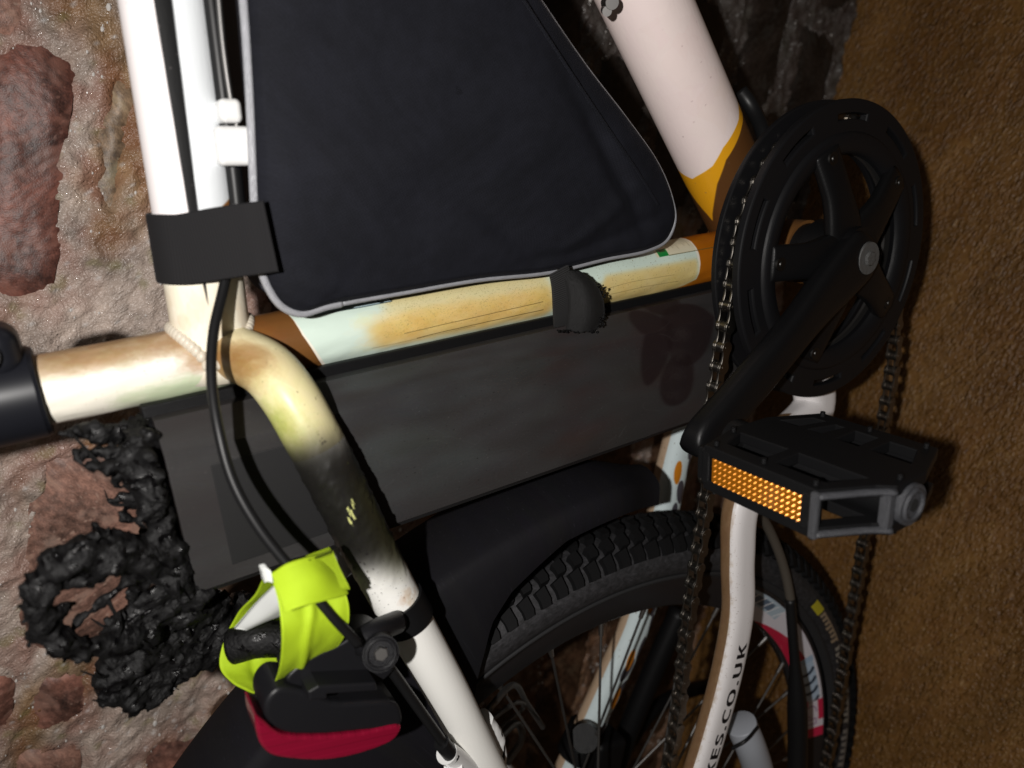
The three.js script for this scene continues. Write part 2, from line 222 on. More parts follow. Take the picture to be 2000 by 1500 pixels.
    // brown smoke film on the upper tube with ragged lower limit, pale green wash where it was hosed
    cloudy(c, W, Hc, 420, '#8a6238', 6, 0.04, 8, 34, 0.86, 0.99, 0.2, 0.40); cloudy(c, W, Hc, 160, '#7c4a20', 7, 0.06, 8, 30, 0.78, 0.86, 0.25, 0.52);
    cloudy(c, W, Hc, 120, '#b9c6a2', 12, 0.12, 10, 30, 0.83, 0.92, 0.56, 0.66);
  });
  paint('seat_tube_paint', tex);
  const dent = (t, a) => 0.0004 * fbm2(t * 14, a * 2, 3);
  part(frame, 'seat_tube', sweep([S(0, 0, 0), S(0.46, 0, 0)], (t) => 0.0178 - 0.0028 * t, { n: 160, m: 64, side: NN.clone().negate(), bump: dent }), M.seat_tube_paint, 'scorched white seat tube with golden heat stain');
}
const TD = V(Math.cos(R(14.22)), Math.sin(R(14.22)), 0), TN = V(-TD.y, TD.x, 0);
const top = (s, n, z) => S(0.379, 0, 0).addScaledVector(TD, s).addScaledVector(TN, n + 0.003).add(V(0, 0, z));
{
  const L = 0.42, W = 1024, Hc = 256, X = (s) => (s + 0.01) / L * W, Y = (a) => (0.5 - a / 360) * Hc;
  const tex = canvasTex(W, Hc, (c) => {
    c.fillStyle = '#ece6e6'; c.fillRect(0, 0, W, Hc); c.fillStyle = '#dfe3e6'; c.fillRect(0, Y(4), W, Hc);  // lower half cooler and darker: shading painted into the tube colour
    for (const sgn of [1, -1]) { const yy = (a) => sgn > 0 ? Y(a) : Y(180 - a); c.fillStyle = '#070708'; c.beginPath(); [[0.028, 7.5], [0.038, 13.5], [0.067, 16], [0.147, 21], [0.41, 26], [0.41, -6], [0.147, -1], [0.066, 3.5], [0.036, 7]].forEach(([s, t]) => c.lineTo(X(s), yy(t))); c.fill(); }
    c.fillStyle = '#8a5a2e'; c.beginPath(); [[0.078, -70], [0.072, -52], [0.066, -20], [0.064, -2], [0.05, -1], [0.05, -70]].forEach(([s, t]) => c.lineTo(X(s), Y(t))); c.fill();
    c.fillStyle = '#e9e2cf'; c.fillRect(0, Y(180), X(0.045), Hc); c.fillStyle = '#070708'; c.beginPath(); [[0.026, 8], [0.046, 14.2], [0.046, 6]].forEach(([s, t]) => c.lineTo(X(s), Y(t))); c.fill();
    cloudy(c, W, Hc, 60, '#a87c4a', 41, 0.05, 4, 14, 0, 0.1, 0.2, 0.7); speckle(c, W, Hc, 160, '#8a8080', 42, 1.1);
  });
  paint('top_tube_paint', tex, 0.5); M.top_tube_paint.specularIntensity = 0.3; M.top_tube_paint.clearcoat = 0;
  part(frame, 'top_tube', sweep([top(-0.01, 0, 0), top(0.41, 0, 0)], (t) => [0.0168 + 0.001 * t, 0.0165], { n: 50, m: 64, side: TN, pw: 2.25 }), M.top_tube_paint, 'white top tube with thin black side stripe');
  // fish-scale weld beads round the joints
  const beads = [], wn = 40; for (let i = 0; i < wn; i++) { const a = -R(120) + R(240) * i / (wn - 1); const rr = 0.0172; const p = S(0.379, 0, 0).addScaledVector(TN, rr * Math.sin(a) + 0.003).addScaledVector(V(0, 0, 1), rr * Math.cos(a)); const k = Math.sqrt(Math.max(0, 0.0158 ** 2 - p.z * p.z)); p.addScaledVector(TD, k / Math.cos(R(14.22 - 17.6)) * 0.98); const g = new THREE.SphereGeometry(0.0029, 14, 10); g.scale(1, 0.8, 1); g.translate(p.x, p.y, p.z); beads.push(g); }
  mat('weld_paint', { color: lin([0.62, 0.56, 0.46]), roughness: 0.38, clearcoat: 0.3 }); part(frame, 'weld_bead', merge(beads), M.weld_paint);
}
{
  const DD = V(Math.cos(R(51.77)), Math.sin(R(51.77)), 0), DN = V(-DD.y, DD.x, 0), L = 0.46, W = 1024, Hc = 256, X = (s) => s / L * W, Y = (a) => (0.5 - a / 360) * Hc;
  const tex = canvasTex(W, Hc, (c) => {
    c.fillStyle = '#f0e0dc'; c.fillRect(0, 0, W, Hc);
    for (const f of [(a) => Y(a), (a) => Y(180 - a), (a) => Y(-180 - a)]) { c.fillStyle = '#e3a21c'; c.beginPath(); [[0, -90], [0.128, -90], [0.1055, -17], [0.0987, 27], [0.0912, 50], [0.0874, 79], [0.0855, 90], [0, 90]].forEach(([s, t]) => c.lineTo(X(s), f(t))); c.fill(); c.fillStyle = '#5a3a1e'; c.beginPath(); [[0, -90], [0.112, -90], [0.1, -16], [0.0905, 30], [0.078, 55], [0.056, 84], [0.05, 90], [0, 90]].forEach(([s, t]) => c.lineTo(X(s), f(t))); c.fill(); }
    cloudy(c, W, Hc, 60, '#cf9f95', 51, 0.03, 10, 30, 0.25, 0.9, 0.3, 0.6); speckle(c, W, Hc, 150, '#8a7070', 52, 1.1);
  });
  paint('down_tube_paint', tex, 0.28);
  part(frame, 'down_tube', sweep([B(DN.x * 0.004, DN.y * 0.004, 0), B(DD.x * 0.46 + DN.x * 0.0045, DD.y * 0.46 + DN.y * 0.0045, 0)], (t) => [0.0252 - 0.001 * t, 0.0245], { n: 40, m: 64, side: DN, pw: 2.1 }), M.down_tube_paint, 'thick white down tube with yellow band at its foot');
  const b = P(1188, 5, 0.012); part(frame, 'bottle_bolt', merge([cyl(b, b.clone().add(V(-0.003, 0.004, 0.009)), 0.0042, 0.0036, 14), cyl(b.clone().add(V(-0.004, 0.001, 0)), b.clone().add(V(-0.007, 0.004, 0.006)), 0.0026, 0.0026, 12)]), M.steel);
  part(frame, 'cable_guide', wire(PP([[1446, 178, 0.006], [1466, 205, 0.012], [1486, 245, 0.012], [1500, 300, 0.01]]), 0.005, 20), M.cable_black);
  part(frame, 'bottom_bracket_shell', merge([cyl(B(0, 0, -0.036), B(0, 0, 0.036), 0.0215, 0.0215, 40)]), mat('shell_paint', { color: lin([0.16, 0.07, 0.02]), roughness: 0.45 }));
  part(frame, 'bearing_cup', cyl(B(0, 0, 0.036), B(0, 0, 0.046), 0.0195, 0.0195, 32), M.black_plastic);
}
{ // seat stays
  const W = 2048, Hc = 256;
  const right = PP([[425, 678, 0.0], [470, 694, 0.013], [522, 722, 0.026], [566, 775, 0.036], [612, 857, 0.043], [668, 965, 0.047], [745, 1117, 0.05], [860, 1325, 0.054], [1010, 1600, 0.058]]); right.push(B(-0.47, 0.075, 0.064));
  const curve = new THREE.CatmullRomCurve3(right, false, 'centripetal'), Lc = curve.getLength();
  const sAt = (k) => { const t = k / (right.length - 1), q = curve.getPoint(t); let best = 0, bd = 9; for (let i = 0; i <= 400; i++) { const d = curve.getPointAt(i / 400).distanceTo(q); if (d < bd) { bd = d; best = i / 400; } } return best; };
  const a3 = sAt(3), a4 = sAt(4), a5 = sAt(5), a6 = sAt(6);
  const tex = canvasTex(W, Hc, (c) => {
    c.fillStyle = '#f0efea'; c.fillRect(0, 0, W, Hc); const r = rng(61);
    c.fillStyle = '#ded2a8'; c.fillRect(0, 0, (a4 + 0.01) * W, Hc);
    cloudy(c, W, Hc, 260, '#7d5226', 62, 0.05, 8, 30, 0, a3 * 0.72, 0.45, 0.9); cloudy(c, W, Hc, 160, '#d8d39a', 63, 0.12, 6, 26, a3 * 0.8, a4 + 0.01, 0, 1); cloudy(c, W, Hc, 180, '#9aa04a', 66, 0.07, 5, 22, a3, a4 + 0.01, 0.55, 1);
    // soot: dense ragged flakes between a4 and a6, thinning out grain by grain
    c.filter = 'blur(26px)'; c.fillStyle = '#171614'; c.globalAlpha = 0.92; c.beginPath(); for (let k = 0; k <= 40; k++) { const v = k / 40; c.lineTo((a4 + 0.014 * fbm2(v * 5, 4, 3) + (v < 0.45 ? 0.02 : 0.0)) * W, v * Hc); } for (let k = 40; k >= 0; k--) { const v = k / 40; c.lineTo((a6 - 0.02 + 0.02 * fbm2(v * 5, 9, 3) + (v < 0.45 ? 0.012 : -0.014)) * W, v * Hc); } c.fill(); c.fill(); c.fillStyle = '#5a5c20'; c.globalAlpha = 0.5; c.fillRect((a4 + 0.05) * W, 0.22 * Hc, (a6 - a4 - 0.05) * W, 0.16 * Hc); c.filter = 'none'; c.globalAlpha = 1;
    for (let i = 0; i < 500; i++) { const u = r(), t = mix(a4 - 0.03, a6 + 0.025, u), v = r(); const edgeA = a4 - 0.006 + 0.014 * fbm2(v * 9, 4, 3) + (v > 0.5 ? 0.012 : -0.004), edgeB = a6 - 0.008 + 0.02 * fbm2(v * 7, 9, 3) + (v > 0.56 ? 0.012 : -0.012); const dd = Math.min(t - edgeA, edgeB - t); if (dd < -0.02 * r() * r()) continue; c.globalAlpha = clamp(0.2 + dd * 14, 0.1, 0.5); c.fillStyle = r() < 0.8 ? '#141312' : (v < 0.42 ? '#4a4c1e' : '#262420'); const q = 0.6 + 1.8 * r() * clamp(dd * 40 + 0.3, 0.15, 1); c.beginPath(); for (let k = 0; k < 8; k++) { const f = k / 8 * 6.283, rr = q * (0.5 + r()); c.lineTo(t * W + Math.cos(f) * rr * 1.5, v * Hc + Math.sin(f) * rr); } c.fill(); }
    c.globalAlpha = 1;
    // flaked paint showing pale beneath the soot
    for (const [t, v] of [[0.42, 0.50], [0.44, 0.53], [0.47, 0.52], [0.5, 0.55], [0.4, 0.49]]) { const tt = mix(a4, a6, t); c.fillStyle = '#c9cc80'; for (let k = 0; k < 4; k++) { c.globalAlpha = 0.9; c.beginPath(); for (let q = 0; q < 6; q++) c.lineTo(tt * W + (r() - 0.5) * 26, v * Hc + (r() - 0.5) * 5); c.fill(); } }
    c.globalAlpha = 1; speckle(c, W, Hc, 160, '#20201c', 67, 1.2, a6 - 0.03, a6 + 0.05, 0.3, 0.9); speckle(c, W, Hc, 160, '#5b5236', 68, 1.2, 0.03, a4);
    cloudy(c, W, Hc, 24, '#a8794a', 69, 0.1, 3, 9, a6 + 0.02, a6 + 0.05, 0.3, 0.5);
  });
  paint('seat_stay_paint', tex, 0.36);
  const blister = (t, a) => { const k = sstep(a4 - 0.02, a4 + 0.04, t) * sstep(a6 + 0.03, a6 - 0.03, t); return k * (0.0007 * Math.max(0, fbm3(t * 120, Math.cos(a) * 3, Math.sin(a) * 3, 2) - 0.12) * 3 + 0.0003 * fbm3(t * 30, Math.cos(a) * 2, Math.sin(a) * 2, 3)); };
  const rad = (t) => mix(0.0128, 0.0108, sstep(0.1, 0.8, t));
  part(frame, 'seat_stay', sweep(right, rad, { n: 260, m: 48, bump: blister }), M.seat_stay_paint, 'white seat stay blackened by soot beside the battery');
  part(frame, 'seat_stay', sweep(right.map((q) => V(q.x, q.y, -q.z - 0.002)), rad, { n: 80, m: 24 }), M.white_paint);
  // black clamp ring on the stay, brake boss and small white brackets
  const kA = curve.getPointAt(a6 + 0.052), kT = curve.getTangentAt(a6 + 0.052);
  part(frame, 'stay_clamp', cyl(kA.clone().addScaledVector(kT, -0.0075), kA.clone().addScaledVector(kT, 0.0075), 0.0138, 0.0138, 40), M.black_plastic);
  part(frame, 'brake_boss', sweep(PP([[940, 1405, 0.045], [963, 1440, 0.046], [968, 1490, 0.046]]), (t) => [0.006, 0.007], { n: 16, m: 20, pw: 3, bump: (t, a) => 0.0007 * n2(t * 6, a) }), M.white_paint);
  part(frame, 'brake_boss', merge([cyl(P(872, 1470, 0.068), P(915, 1500, 0.062), 0.006, 0.006, 20), cyl(P(885, 1498, 0.07), P(890, 1520, 0.06), 0.005, 0.005, 16)]), M.white_paint);
  part(frame, 'zip_tie', wire(PP([[976, 1430, 0.05], [982, 1465, 0.052], [978, 1500, 0.052], [962, 1530, 0.05]]), 0.0014, 20), M.cable_black);
  part(bike, 'mudguard_stay', merge([wire(PP([[758, 1300, 0.072], [815, 1380, 0.071], [878, 1468, 0.069]]), 0.0026, 20), cyl(P(862, 1450, 0.0695), P(884, 1478, 0.069), 0.0042, 0.0042, 16)]), M.cable_black);
}
{ // chain stays
  const W = 2048, Hc = 256;
  const pts = [B(-0.055, -0.02, 0.03), ...PP([[1590, 790, 0.034], [1512, 880, 0.044], [1450, 980, 0.05], [1441, 1090, 0.054], [1441, 1190, 0.057], [1420, 1310, 0.059], [1385, 1440, 0.061], [1345, 1570, 0.063]]), B(-0.5, 0.012, 0.066)];
  const curve = new THREE.CatmullRomCurve3(pts, false, 'centripetal');
  const near = (q) => { let best = 0, bd = 9; for (let i = 0; i <= 800; i++) { const d = curve.getPointAt(i / 800).distanceTo(q); if (d < bd) { bd = d; best = i / 800; } } return best; };
  const tEnd = near(P(1440, 1246, 0.058)), tBeg = near(P(1392, 1503, 0.062)), L = curve.getLength();
  const tex = canvasTex(W, Hc, (c) => {
    c.fillStyle = '#ece8e8'; c.fillRect(0, 0, W, Hc);
    c.fillStyle = '#7d6247'; c.fillRect(0.2 * W, 0.12 * Hc, W, 0.19 * Hc);
    cloudy(c, W, Hc, 700, '#6a4c30', 71, 0.09, 3, 10, 0.2, 1, 0.1, 0.31, 0.7); cloudy(c, W, Hc, 300, '#a58a6a', 72, 0.1, 2, 7, 0.2, 1, 0.28, 0.335, 0.8); speckle(c, W, Hc, 900, '#4a3520', 73, 1.3, 0.2, 1, 0.12, 0.40); speckle(c, W, Hc, 260, '#9a8a80', 74, 1.1, 0, 1, 0.38, 0.7);
    c.save(); c.translate(tBeg * W, 0.5 * Hc); c.scale(-1, 1); c.fillStyle = '#131318'; c.font = 'bold 64px sans-serif'; c.textBaseline = 'middle';
    const want = (tBeg - tEnd) * W, m = c.measureText('KES.CO.UK').width, k = 1.4; c.scale(want / m, Hc / W * 0 + 0.62); c.fillText('KES.CO.UK', 0, 6); c.restore();
  });
  paint('chain_stay_paint', tex, 0.4);
  part(frame, 'chain_stay', sweep(pts, (t) => [mix(0.0155, 0.0125, sstep(0.1, 0.45, t)), mix(0.012, 0.008, sstep(0.1, 0.5, t))], { n: 160, m: 48, pw: 3.2, side: V(0, 1, 0) }), M.chain_stay_paint, 'white chain stay with black lettering and dirt on top');
  const lp = [B(-0.05, -0.012, -0.03), ...PP([[1340, 815, -0.046], [1312, 915, -0.05], [1282, 1060, -0.052], [1243, 1210, -0.053], [1195, 1320, -0.054], [1150, 1420, -0.056]]), B(-0.5, 0.016, -0.064)];
  const tex2 = canvasTex(1024, 256, (c, w, h) => {
    c.fillStyle = '#d8e6e8'; c.fillRect(0, 0, w, h); const r = rng(77);
    c.fillStyle = '#bfa68c'; c.fillRect(0, 0.08 * h, w, 0.2 * h); cloudy(c, w, h, 90, '#8a6a4c', 78, 0.1, 4, 12, 0, 1, 0.05, 0.26);
    for (let i = 0; i < 16; i++) { const x = (0.25 + 0.045 * i) * w, y = (0.56 + 0.05 * Math.sin(i * 1.7)) * h; c.fillStyle = '#4d4a52'; c.beginPath(); c.ellipse(x, y, 26, 9 + 6 * r(), 0.4 * Math.sin(i), 0, 7); c.fill(); }
    for (const x of [0.3, 0.47, 0.56, 0.68, 0.76]) { c.fillStyle = '#d0801f'; c.beginPath(); c.ellipse(x * w, (0.44 + 0.1 * r()) * h, 24, 11, 0.2, 0, 7); c.fill(); }
    speckle(c, w, h, 400, '#4a3a2a', 79, 1.6);
  });
  paint('left_stay_paint', tex2, 0.3);
  part(frame, 'chain_stay', sweep(lp, (t) => [0.0135, 0.0115], { n: 80, m: 32, pw: 2.6, side: V(0, 1, 0) }), M.left_stay_paint, 'pale chain stay with grey and orange pattern behind the spokes');
  // kickstand clamped on the far stay
  const ks = sub(bike, 'kickstand');
  const e = P(1150, 1420, -0.056), e2 = P(1128, 1475, -0.057);
  part(ks, 'clamp_bracket', merge([cyl(e, e2, 0.0175, 0.019, 28), cyl(P(1142, 1440, -0.034), P(1142, 1442, -0.02), 0.013, 0.011, 24), place(new RoundedBoxGeometry(0.05, 0.034, 0.03, 3, 0.006), P(1170, 1480, -0.05), V(1, 0, 0), V(0, 1, 0), V(0, 0, 1))]), M.black_plastic);
  part(ks, 'leg', wire(PP([[1330, 1190, -0.075], [1280, 1300, -0.078], [1230, 1420, -0.08], [1200, 1500, -0.082], [1150, 1600, -0.09]]), 0.0105, 30, 20), M.black_plastic);
  const foot = B(-0.5, -0.3, -0.15); part(ks, 'prop', wire([P(1150, 1600, -0.09), B(-0.49, -0.15, -0.12), foot, B(-0.5, -0.3125, -0.152)], 0.008, 20, 14), M.black_plastic);
}
{ // seat clamp and post
  const cl = sub(bike, 'seat_clamp'), ring = [];
  ring.push(cyl(S(0.453, 0, 0), S(0.476, 0, 0), 0.0196, 0.0196, 48)); ring.push(cyl(S(0.4515, 0, 0), S(0.4535, 0, 0), 0.0186, 0.0195, 48)); ring.push(cyl(S(0.476, 0, 0), S(0.479, 0, 0), 0.0196, 0.0185, 48));
  part(cl, 'collar', merge(ring), mat('clamp_black', { color: lin([0.008, 0.0085, 0.0115]), specularIntensity: 0.5, roughness: 0.38 }));
  const f = NN.clone().negate(); const ear = S(0.467, -0.0205, 0.003);
  part(cl, 'ear', place(new RoundedBoxGeometry(0.022, 0.026, 0.026, 4, 0.008), ear, f, SD, V(0, 0, 1)), M.clamp_black);
  part(cl, 'bolt', merge([cyl(ear.clone().add(V(0, 0, 0.008)), ear.clone().add(V(0.001, 0, 0.0155)), 0.0068, 0.0062, 20), cyl(ear.clone().add(V(0.001, 0, 0.0155)), ear.clone().add(V(0.001, 0, 0.0165)), 0.0034, 0.003, 6)]), M.black_plastic);
  part(bike, 'seat_post', cyl(S(0.44, 0, 0), S(0.6, 0, 0), 0.0136, 0.0136, 32), M.black_plastic);
}
{ // cables along the top tube and the housing that loops down to the stay
  part(bike, 'brake_cable', wire(PP([[440, 180, 0.008], [456, 330, 0.010], [456, 430, 0.014], [440, 545, 0.022], [417, 650, 0.034], [413, 740, 0.045], [427, 840, 0.056], [455, 940, 0.064], [505, 1030, 0.072], [585, 1130, 0.081], [650, 1205, 0.087], [700, 1258, 0.086]]), 0.0022, 120, 16), M.cable_black);
  part(bike, 'gear_cable', wire(PP([[408, -40, 0.012], [424, 90, 0.012], [438, 200, 0.012], [456, 330, 0.012], [466, 420, 0.012]]), 0.0034, 40, 14), M.cable_black);
  part(bike, 'gear_cable', wire(PP([[424, -40, 0.018], [436, 90, 0.018], [452, 200, 0.018], [466, 260, 0.018]]), 0.0012, 30, 10), M.dull_steel);
  for (const [a, b2, c2, d] of [[426, 482, 256, 316], [428, 462, 200, 236]]) { const p0 = P((a + b2) / 2, (c2 + d) / 2, 0.017); part(frame, 'cable_stop', place(new RoundedBoxGeometry((d - c2) / 1403 * 0.37, (b2 - a) / 1403 * 0.37, 0.014, 3, 0.0025), p0, TD, TN, V(0, 0, 1)), M.white_paint); }
}
// ------- rear wheel
const AX = V(-0.5358, 0.0176 + H, 0);
const wheel = sub(bike, 'rear_wheel'); wheel.position.copy(AX);
{
  const lathe = (pr, seg = 200) => { const g = new THREE.LatheGeometry(pr.map(([r, z]) => new THREE.Vector2(r, z)), seg); g.rotateX(Math.PI / 2); return g; };
  const prof = []; for (let i = 0; i <= 40; i++) { const a = R(-128) + R(256) * i / 40; prof.push([0.3045 + 0.0200 * Math.cos(a), -0.0255 * Math.sin(a)]); }
  const rubTex = noiseTex(512, 512, (u, v) => { const k = 0.8 + 0.25 * per(u, v, 20, 6) + 0.2 * per(u, v, 70, 3); return [150 * k, 150 * k, 154 * k]; }, true); rubTex.repeat.set(16, 1);
  mat('sidewall', { color: lin([0.12, 0.117, 0.122]), map: rubTex, roughness: 0.7, bumpMap: grain, bumpScale: 0.0003 });
  part(wheel, 'tyre', lathe(prof, 260), M.sidewall);
  part(wheel, 'tyre_bead', lathe([[0.2895, 0.0185], [0.2925, 0.0205], [0.2925, 0.0225], [0.2895, 0.0215], [0.2865, 0.0165]]), M.rubber);
  part(wheel, 'rim', lathe([[0.2865, 0.0125], [0.2878, 0.0135], [0.2865, 0.0144], [0.2835, 0.014], [0.270, 0.0095], [0.2575, 0.0045], [0.2555, 0.0025], [0.2555, -0.0025], [0.2575, -0.0045], [0.270, -0.0095], [0.2835, -0.014], [0.2865, -0.0144], [0.2878, -0.0135], [0.2865, -0.0125]]), mat('rim_black', { color: lin([0.016, 0.016, 0.018]), roughness: 0.35 }));
  // tread blocks, each its own lug
  const lug = (l, w, h) => { const s = new THREE.Shape(); s.moveTo(-l / 2, -w / 2); s.lineTo(l / 2, -w * 0.36); s.lineTo(l * 0.42, w * 0.1); s.lineTo(l / 2, w / 2); s.lineTo(-l * 0.3, w * 0.5); s.lineTo(-l / 2, w * 0.2); const g = new THREE.ExtrudeGeometry(s, { depth: h, bevelEnabled: false }); return g; };
  const rows = [[R(52), 0.0078, 0.0122, 0.0056], [R(26), 0.0076, 0.0098, 0.006], [0, 0.0076, 0.0092, 0.006], [R(-26), 0.0076, 0.0098, 0.006], [R(-52), 0.0078, 0.0122, 0.0056]];
  const geos = rows.map(([, l, w, h]) => lug(l, w, h)); const rest = [];
  const pitch = 2.4; const N = Math.floor(360 / pitch);
  for (let k = 0; k < N; k++) rows.forEach(([a], ri) => {
    const phi = R(-80 + k * pitch + (ri % 2) * pitch * 0.5), rr = 0.3045 + 0.0200 * Math.cos(a), zz = 0.0255 * Math.sin(a);
    const er = V(Math.cos(phi), Math.sin(phi), 0), nrm = er.clone().multiplyScalar(Math.cos(a)).add(V(0, 0, Math.sin(a))), tx = V(-Math.sin(phi), Math.cos(phi), 0), ty = new THREE.Vector3().crossVectors(nrm, tx);
    const mtx = new THREE.Matrix4().makeBasis(tx, ty, nrm).setPosition(er.clone().multiplyScalar(rr).add(V(0, 0, zz)).addScaledVector(nrm, -0.0006));
    if (-80 + k * pitch < 58) { const o = part(wheel, 'tread_block', geos[ri], M.knob_rubber); o.matrixAutoUpdate = true; mtx.decompose(o.position, o.quaternion, o.scale); } else rest.push(geos[ri].clone().applyMatrix4(mtx));
  });
  const tr = part(wheel, 'tread', merge(rest), M.knob_rubber); tr.userData.kind = 'stuff';
  // printed sectors: rim sticker and sidewall print
  function sector(prof, p0, p1, n = 60) { const pos = [], uv = [], idx = [], k = prof.length; for (let i = 0; i <= n; i++) { const f = mix(p0, p1, i / n); prof.forEach(([r, z], j) => { pos.push(Math.cos(f) * r, Math.sin(f) * r, z); uv.push(i / n, j / (k - 1)); }); } for (let i = 0; i < n; i++) for (let j = 0; j < k - 1; j++) { const a = i * k + j; idx.push(a, a + 1, a + k, a + 1, a + k + 1, a + k); } const g = new THREE.BufferGeometry(); g.setAttribute('position', new THREE.Float32BufferAttribute(pos, 3)); g.setAttribute('uv', new THREE.Float32BufferAttribute(uv, 2)); g.setIndex(idx); g.computeVertexNormals(); return g; }
  const angAt = (px, py, z) => { const q = P(px, py, z).sub(AX); return Math.atan2(q.y, q.x); };
  const f0 = angAt(1440, 1170, 0.014), f1 = angAt(1618, 1425, 0.014);
  const st = canvasTex(1024, 128, (c, w, h) => {   // x: along the rim from the front downwards, y top = outer edge
    c.fillStyle = '#e6e2ea'; c.fillRect(0, 0, w, h);
    c.fillStyle = '#b9cbd8'; c.fillRect(0, 0, 0.28 * w, 0.5 * h); c.fillStyle = '#5f7286'; c.fillRect(0.06 * w, 0.12 * h, 0.16 * w, 0.3 * h); c.strokeStyle = '#f4f4f8'; c.lineWidth = 6; for (let i = 0; i < 6; i++) { c.beginPath(); c.moveTo((0.03 + 0.045 * i) * w, 0.48 * h); c.lineTo((0.06 + 0.045 * i) * w, 0.08 * h); c.stroke(); }
    c.fillStyle = '#c81f45'; c.beginPath(); c.moveTo(0.2 * w, h); c.lineTo(0.6 * w, h); c.lineTo(0.6 * w, 0.3 * h); c.lineTo(0.44 * w, 0.52 * h); c.fill();
    c.fillStyle = '#a9c2da'; c.fillRect(0.58 * w, 0.05 * h, 0.03 * w, 0.5 * h); c.fillStyle = '#bcd0e4'; c.fillRect(0.61 * w, 0.1 * h, 0.2 * w, 0.8 * h);
    c.strokeStyle = '#22364c'; c.lineWidth = 15; for (let i = 0; i < 4; i++) { c.beginPath(); c.arc((0.62 + 0.052 * i) * w, 0.5 * h, 0.4 * h, -1.1, 1.1); c.stroke(); }
    c.fillStyle = '#e8dfe8'; c.fillRect(0.82 * w, 0.05 * h, 0.14 * w, 0.9 * h); c.fillStyle = '#d62650'; c.fillRect(0.81 * w, 0.6 * h, 0.03 * w, 0.4 * h); c.fillRect(0.82 * w, 0, 0.1 * w, 0.2 * h); c.fillRect(0.955 * w, 0, 0.045 * w, h);
    c.strokeStyle = '#b59ab4'; c.lineWidth = 8; c.beginPath(); c.arc(0.87 * w, 0.5 * h, 0.22 * h, 0, 5); c.moveTo(0.91 * w, 0.75 * h); c.lineTo(0.91 * w, 0.3 * h); c.lineTo(0.935 * w, 0.3 * h); c.lineTo(0.935 * w, 0.75 * h); c.stroke();
  });
  const stm = mat('rim_sticker', { map: st, roughness: 0.35, clearcoat: 0.3 });
  part(wheel, 'rim_sticker', sector([[0.2585, 0.00535], [0.270, 0.00985], [0.2825, 0.0141]], f0, f1), stm, 'red white and blue rim sticker');
  const t0 = angAt(1580, 1195, 0.026), t1 = angAt(1655, 1500, 0.026);
  const pt = canvasTex(1024, 128, (c, w, h) => {
    c.fillStyle = '#2a292c'; c.fillRect(0, 0, w, h); c.fillStyle = '#b8ac2a'; c.fillRect(0, 0.1 * h, 0.075 * w, 0.8 * h); c.fillStyle = '#8a7a68'; const r = rng(91); let x = 0.085;
    for (const [seg, n, col] of [[0.2, 7, '#96836c'], [0.2, 6, '#8f897f'], [0.22, 7, '#857f76'], [0.2, 6, '#7d7872']]) { for (let i = 0; i < n; i++) { c.fillStyle = col; const ww = seg / n; c.fillRect((x + ww * i) * w, (0.2 + 0.1 * r()) * h, ww * 0.6 * w, (0.5 + 0.15 * r()) * h); c.fillRect((x + ww * i) * w, 0.2 * h, ww * 0.92 * w, (0.12 + 0.1 * r()) * h); } x += seg + 0.025; }
  });
  const q = (a) => [0.3045 + 0.0203 * Math.cos(a), 0.0260 * Math.sin(a)]; const pq = [112, 106, 100, 94, 88, 82].map((a) => q(R(a)).map((v, i) => v + (i ? 0.0003 : 0.0002 * Math.cos(R(a)))));
  part(wheel, 'sidewall_print', sector(pq, t0, t1), mat('tyre_print', { map: pt, roughness: 0.6 }), 'yellow and tan print on tyre sidewall');
  // hub and spokes
  part(wheel, 'hub', merge([lathe([[0, 0.05], [0.012, 0.05], [0.02, 0.035], [0.031, 0.033], [0.031, 0.029], [0.019, 0.026], [0.017, 0], [0.019, -0.026], [0.031, -0.029], [0.031, -0.033], [0.02, -0.035], [0.012, -0.06], [0, -0.06]], 40), cyl(V(0, 0, -0.075), V(0, 0, 0.075), 0.005, 0.005, 16)]), M.black_plastic);
  const NS = 36; for (let k = 0; k < NS; k++) { const sd = k % 2 ? 1 : -1, cr = (k % 4 < 2 ? 1 : -1), f = 2 * Math.PI * (k + 0.35) / NS, fh = f + cr * 0.9; const a = V(Math.cos(fh) * 0.029, Math.sin(fh) * 0.029, sd * 0.031), b = V(Math.cos(f) * 0.2565, Math.sin(f) * 0.2565, sd * 0.001); part(wheel, 'spoke', cyl(a, b, 0.001, 0.001, 8), M.dull_steel); const d = a.clone().sub(b).normalize(); part(wheel, 'nipple', cyl(b.clone().addScaledVector(d, -0.001), b.clone().addScaledVector(d, 0.011), 0.0023, 0.0017, 10), M.steel); }
  const cas = []; for (let i = 0; i < 6; i++) cas.push(lathe([[0.014, 0.036 + i * 0.0045], [0.05 - 0.0045 * i, 0.036 + i * 0.0045], [0.05 - 0.0045 * i, 0.0378 + i * 0.0045], [0.014, 0.0378 + i * 0.0045]], 48)); part(wheel, 'cassette', merge(cas), M.dull_steel);
}
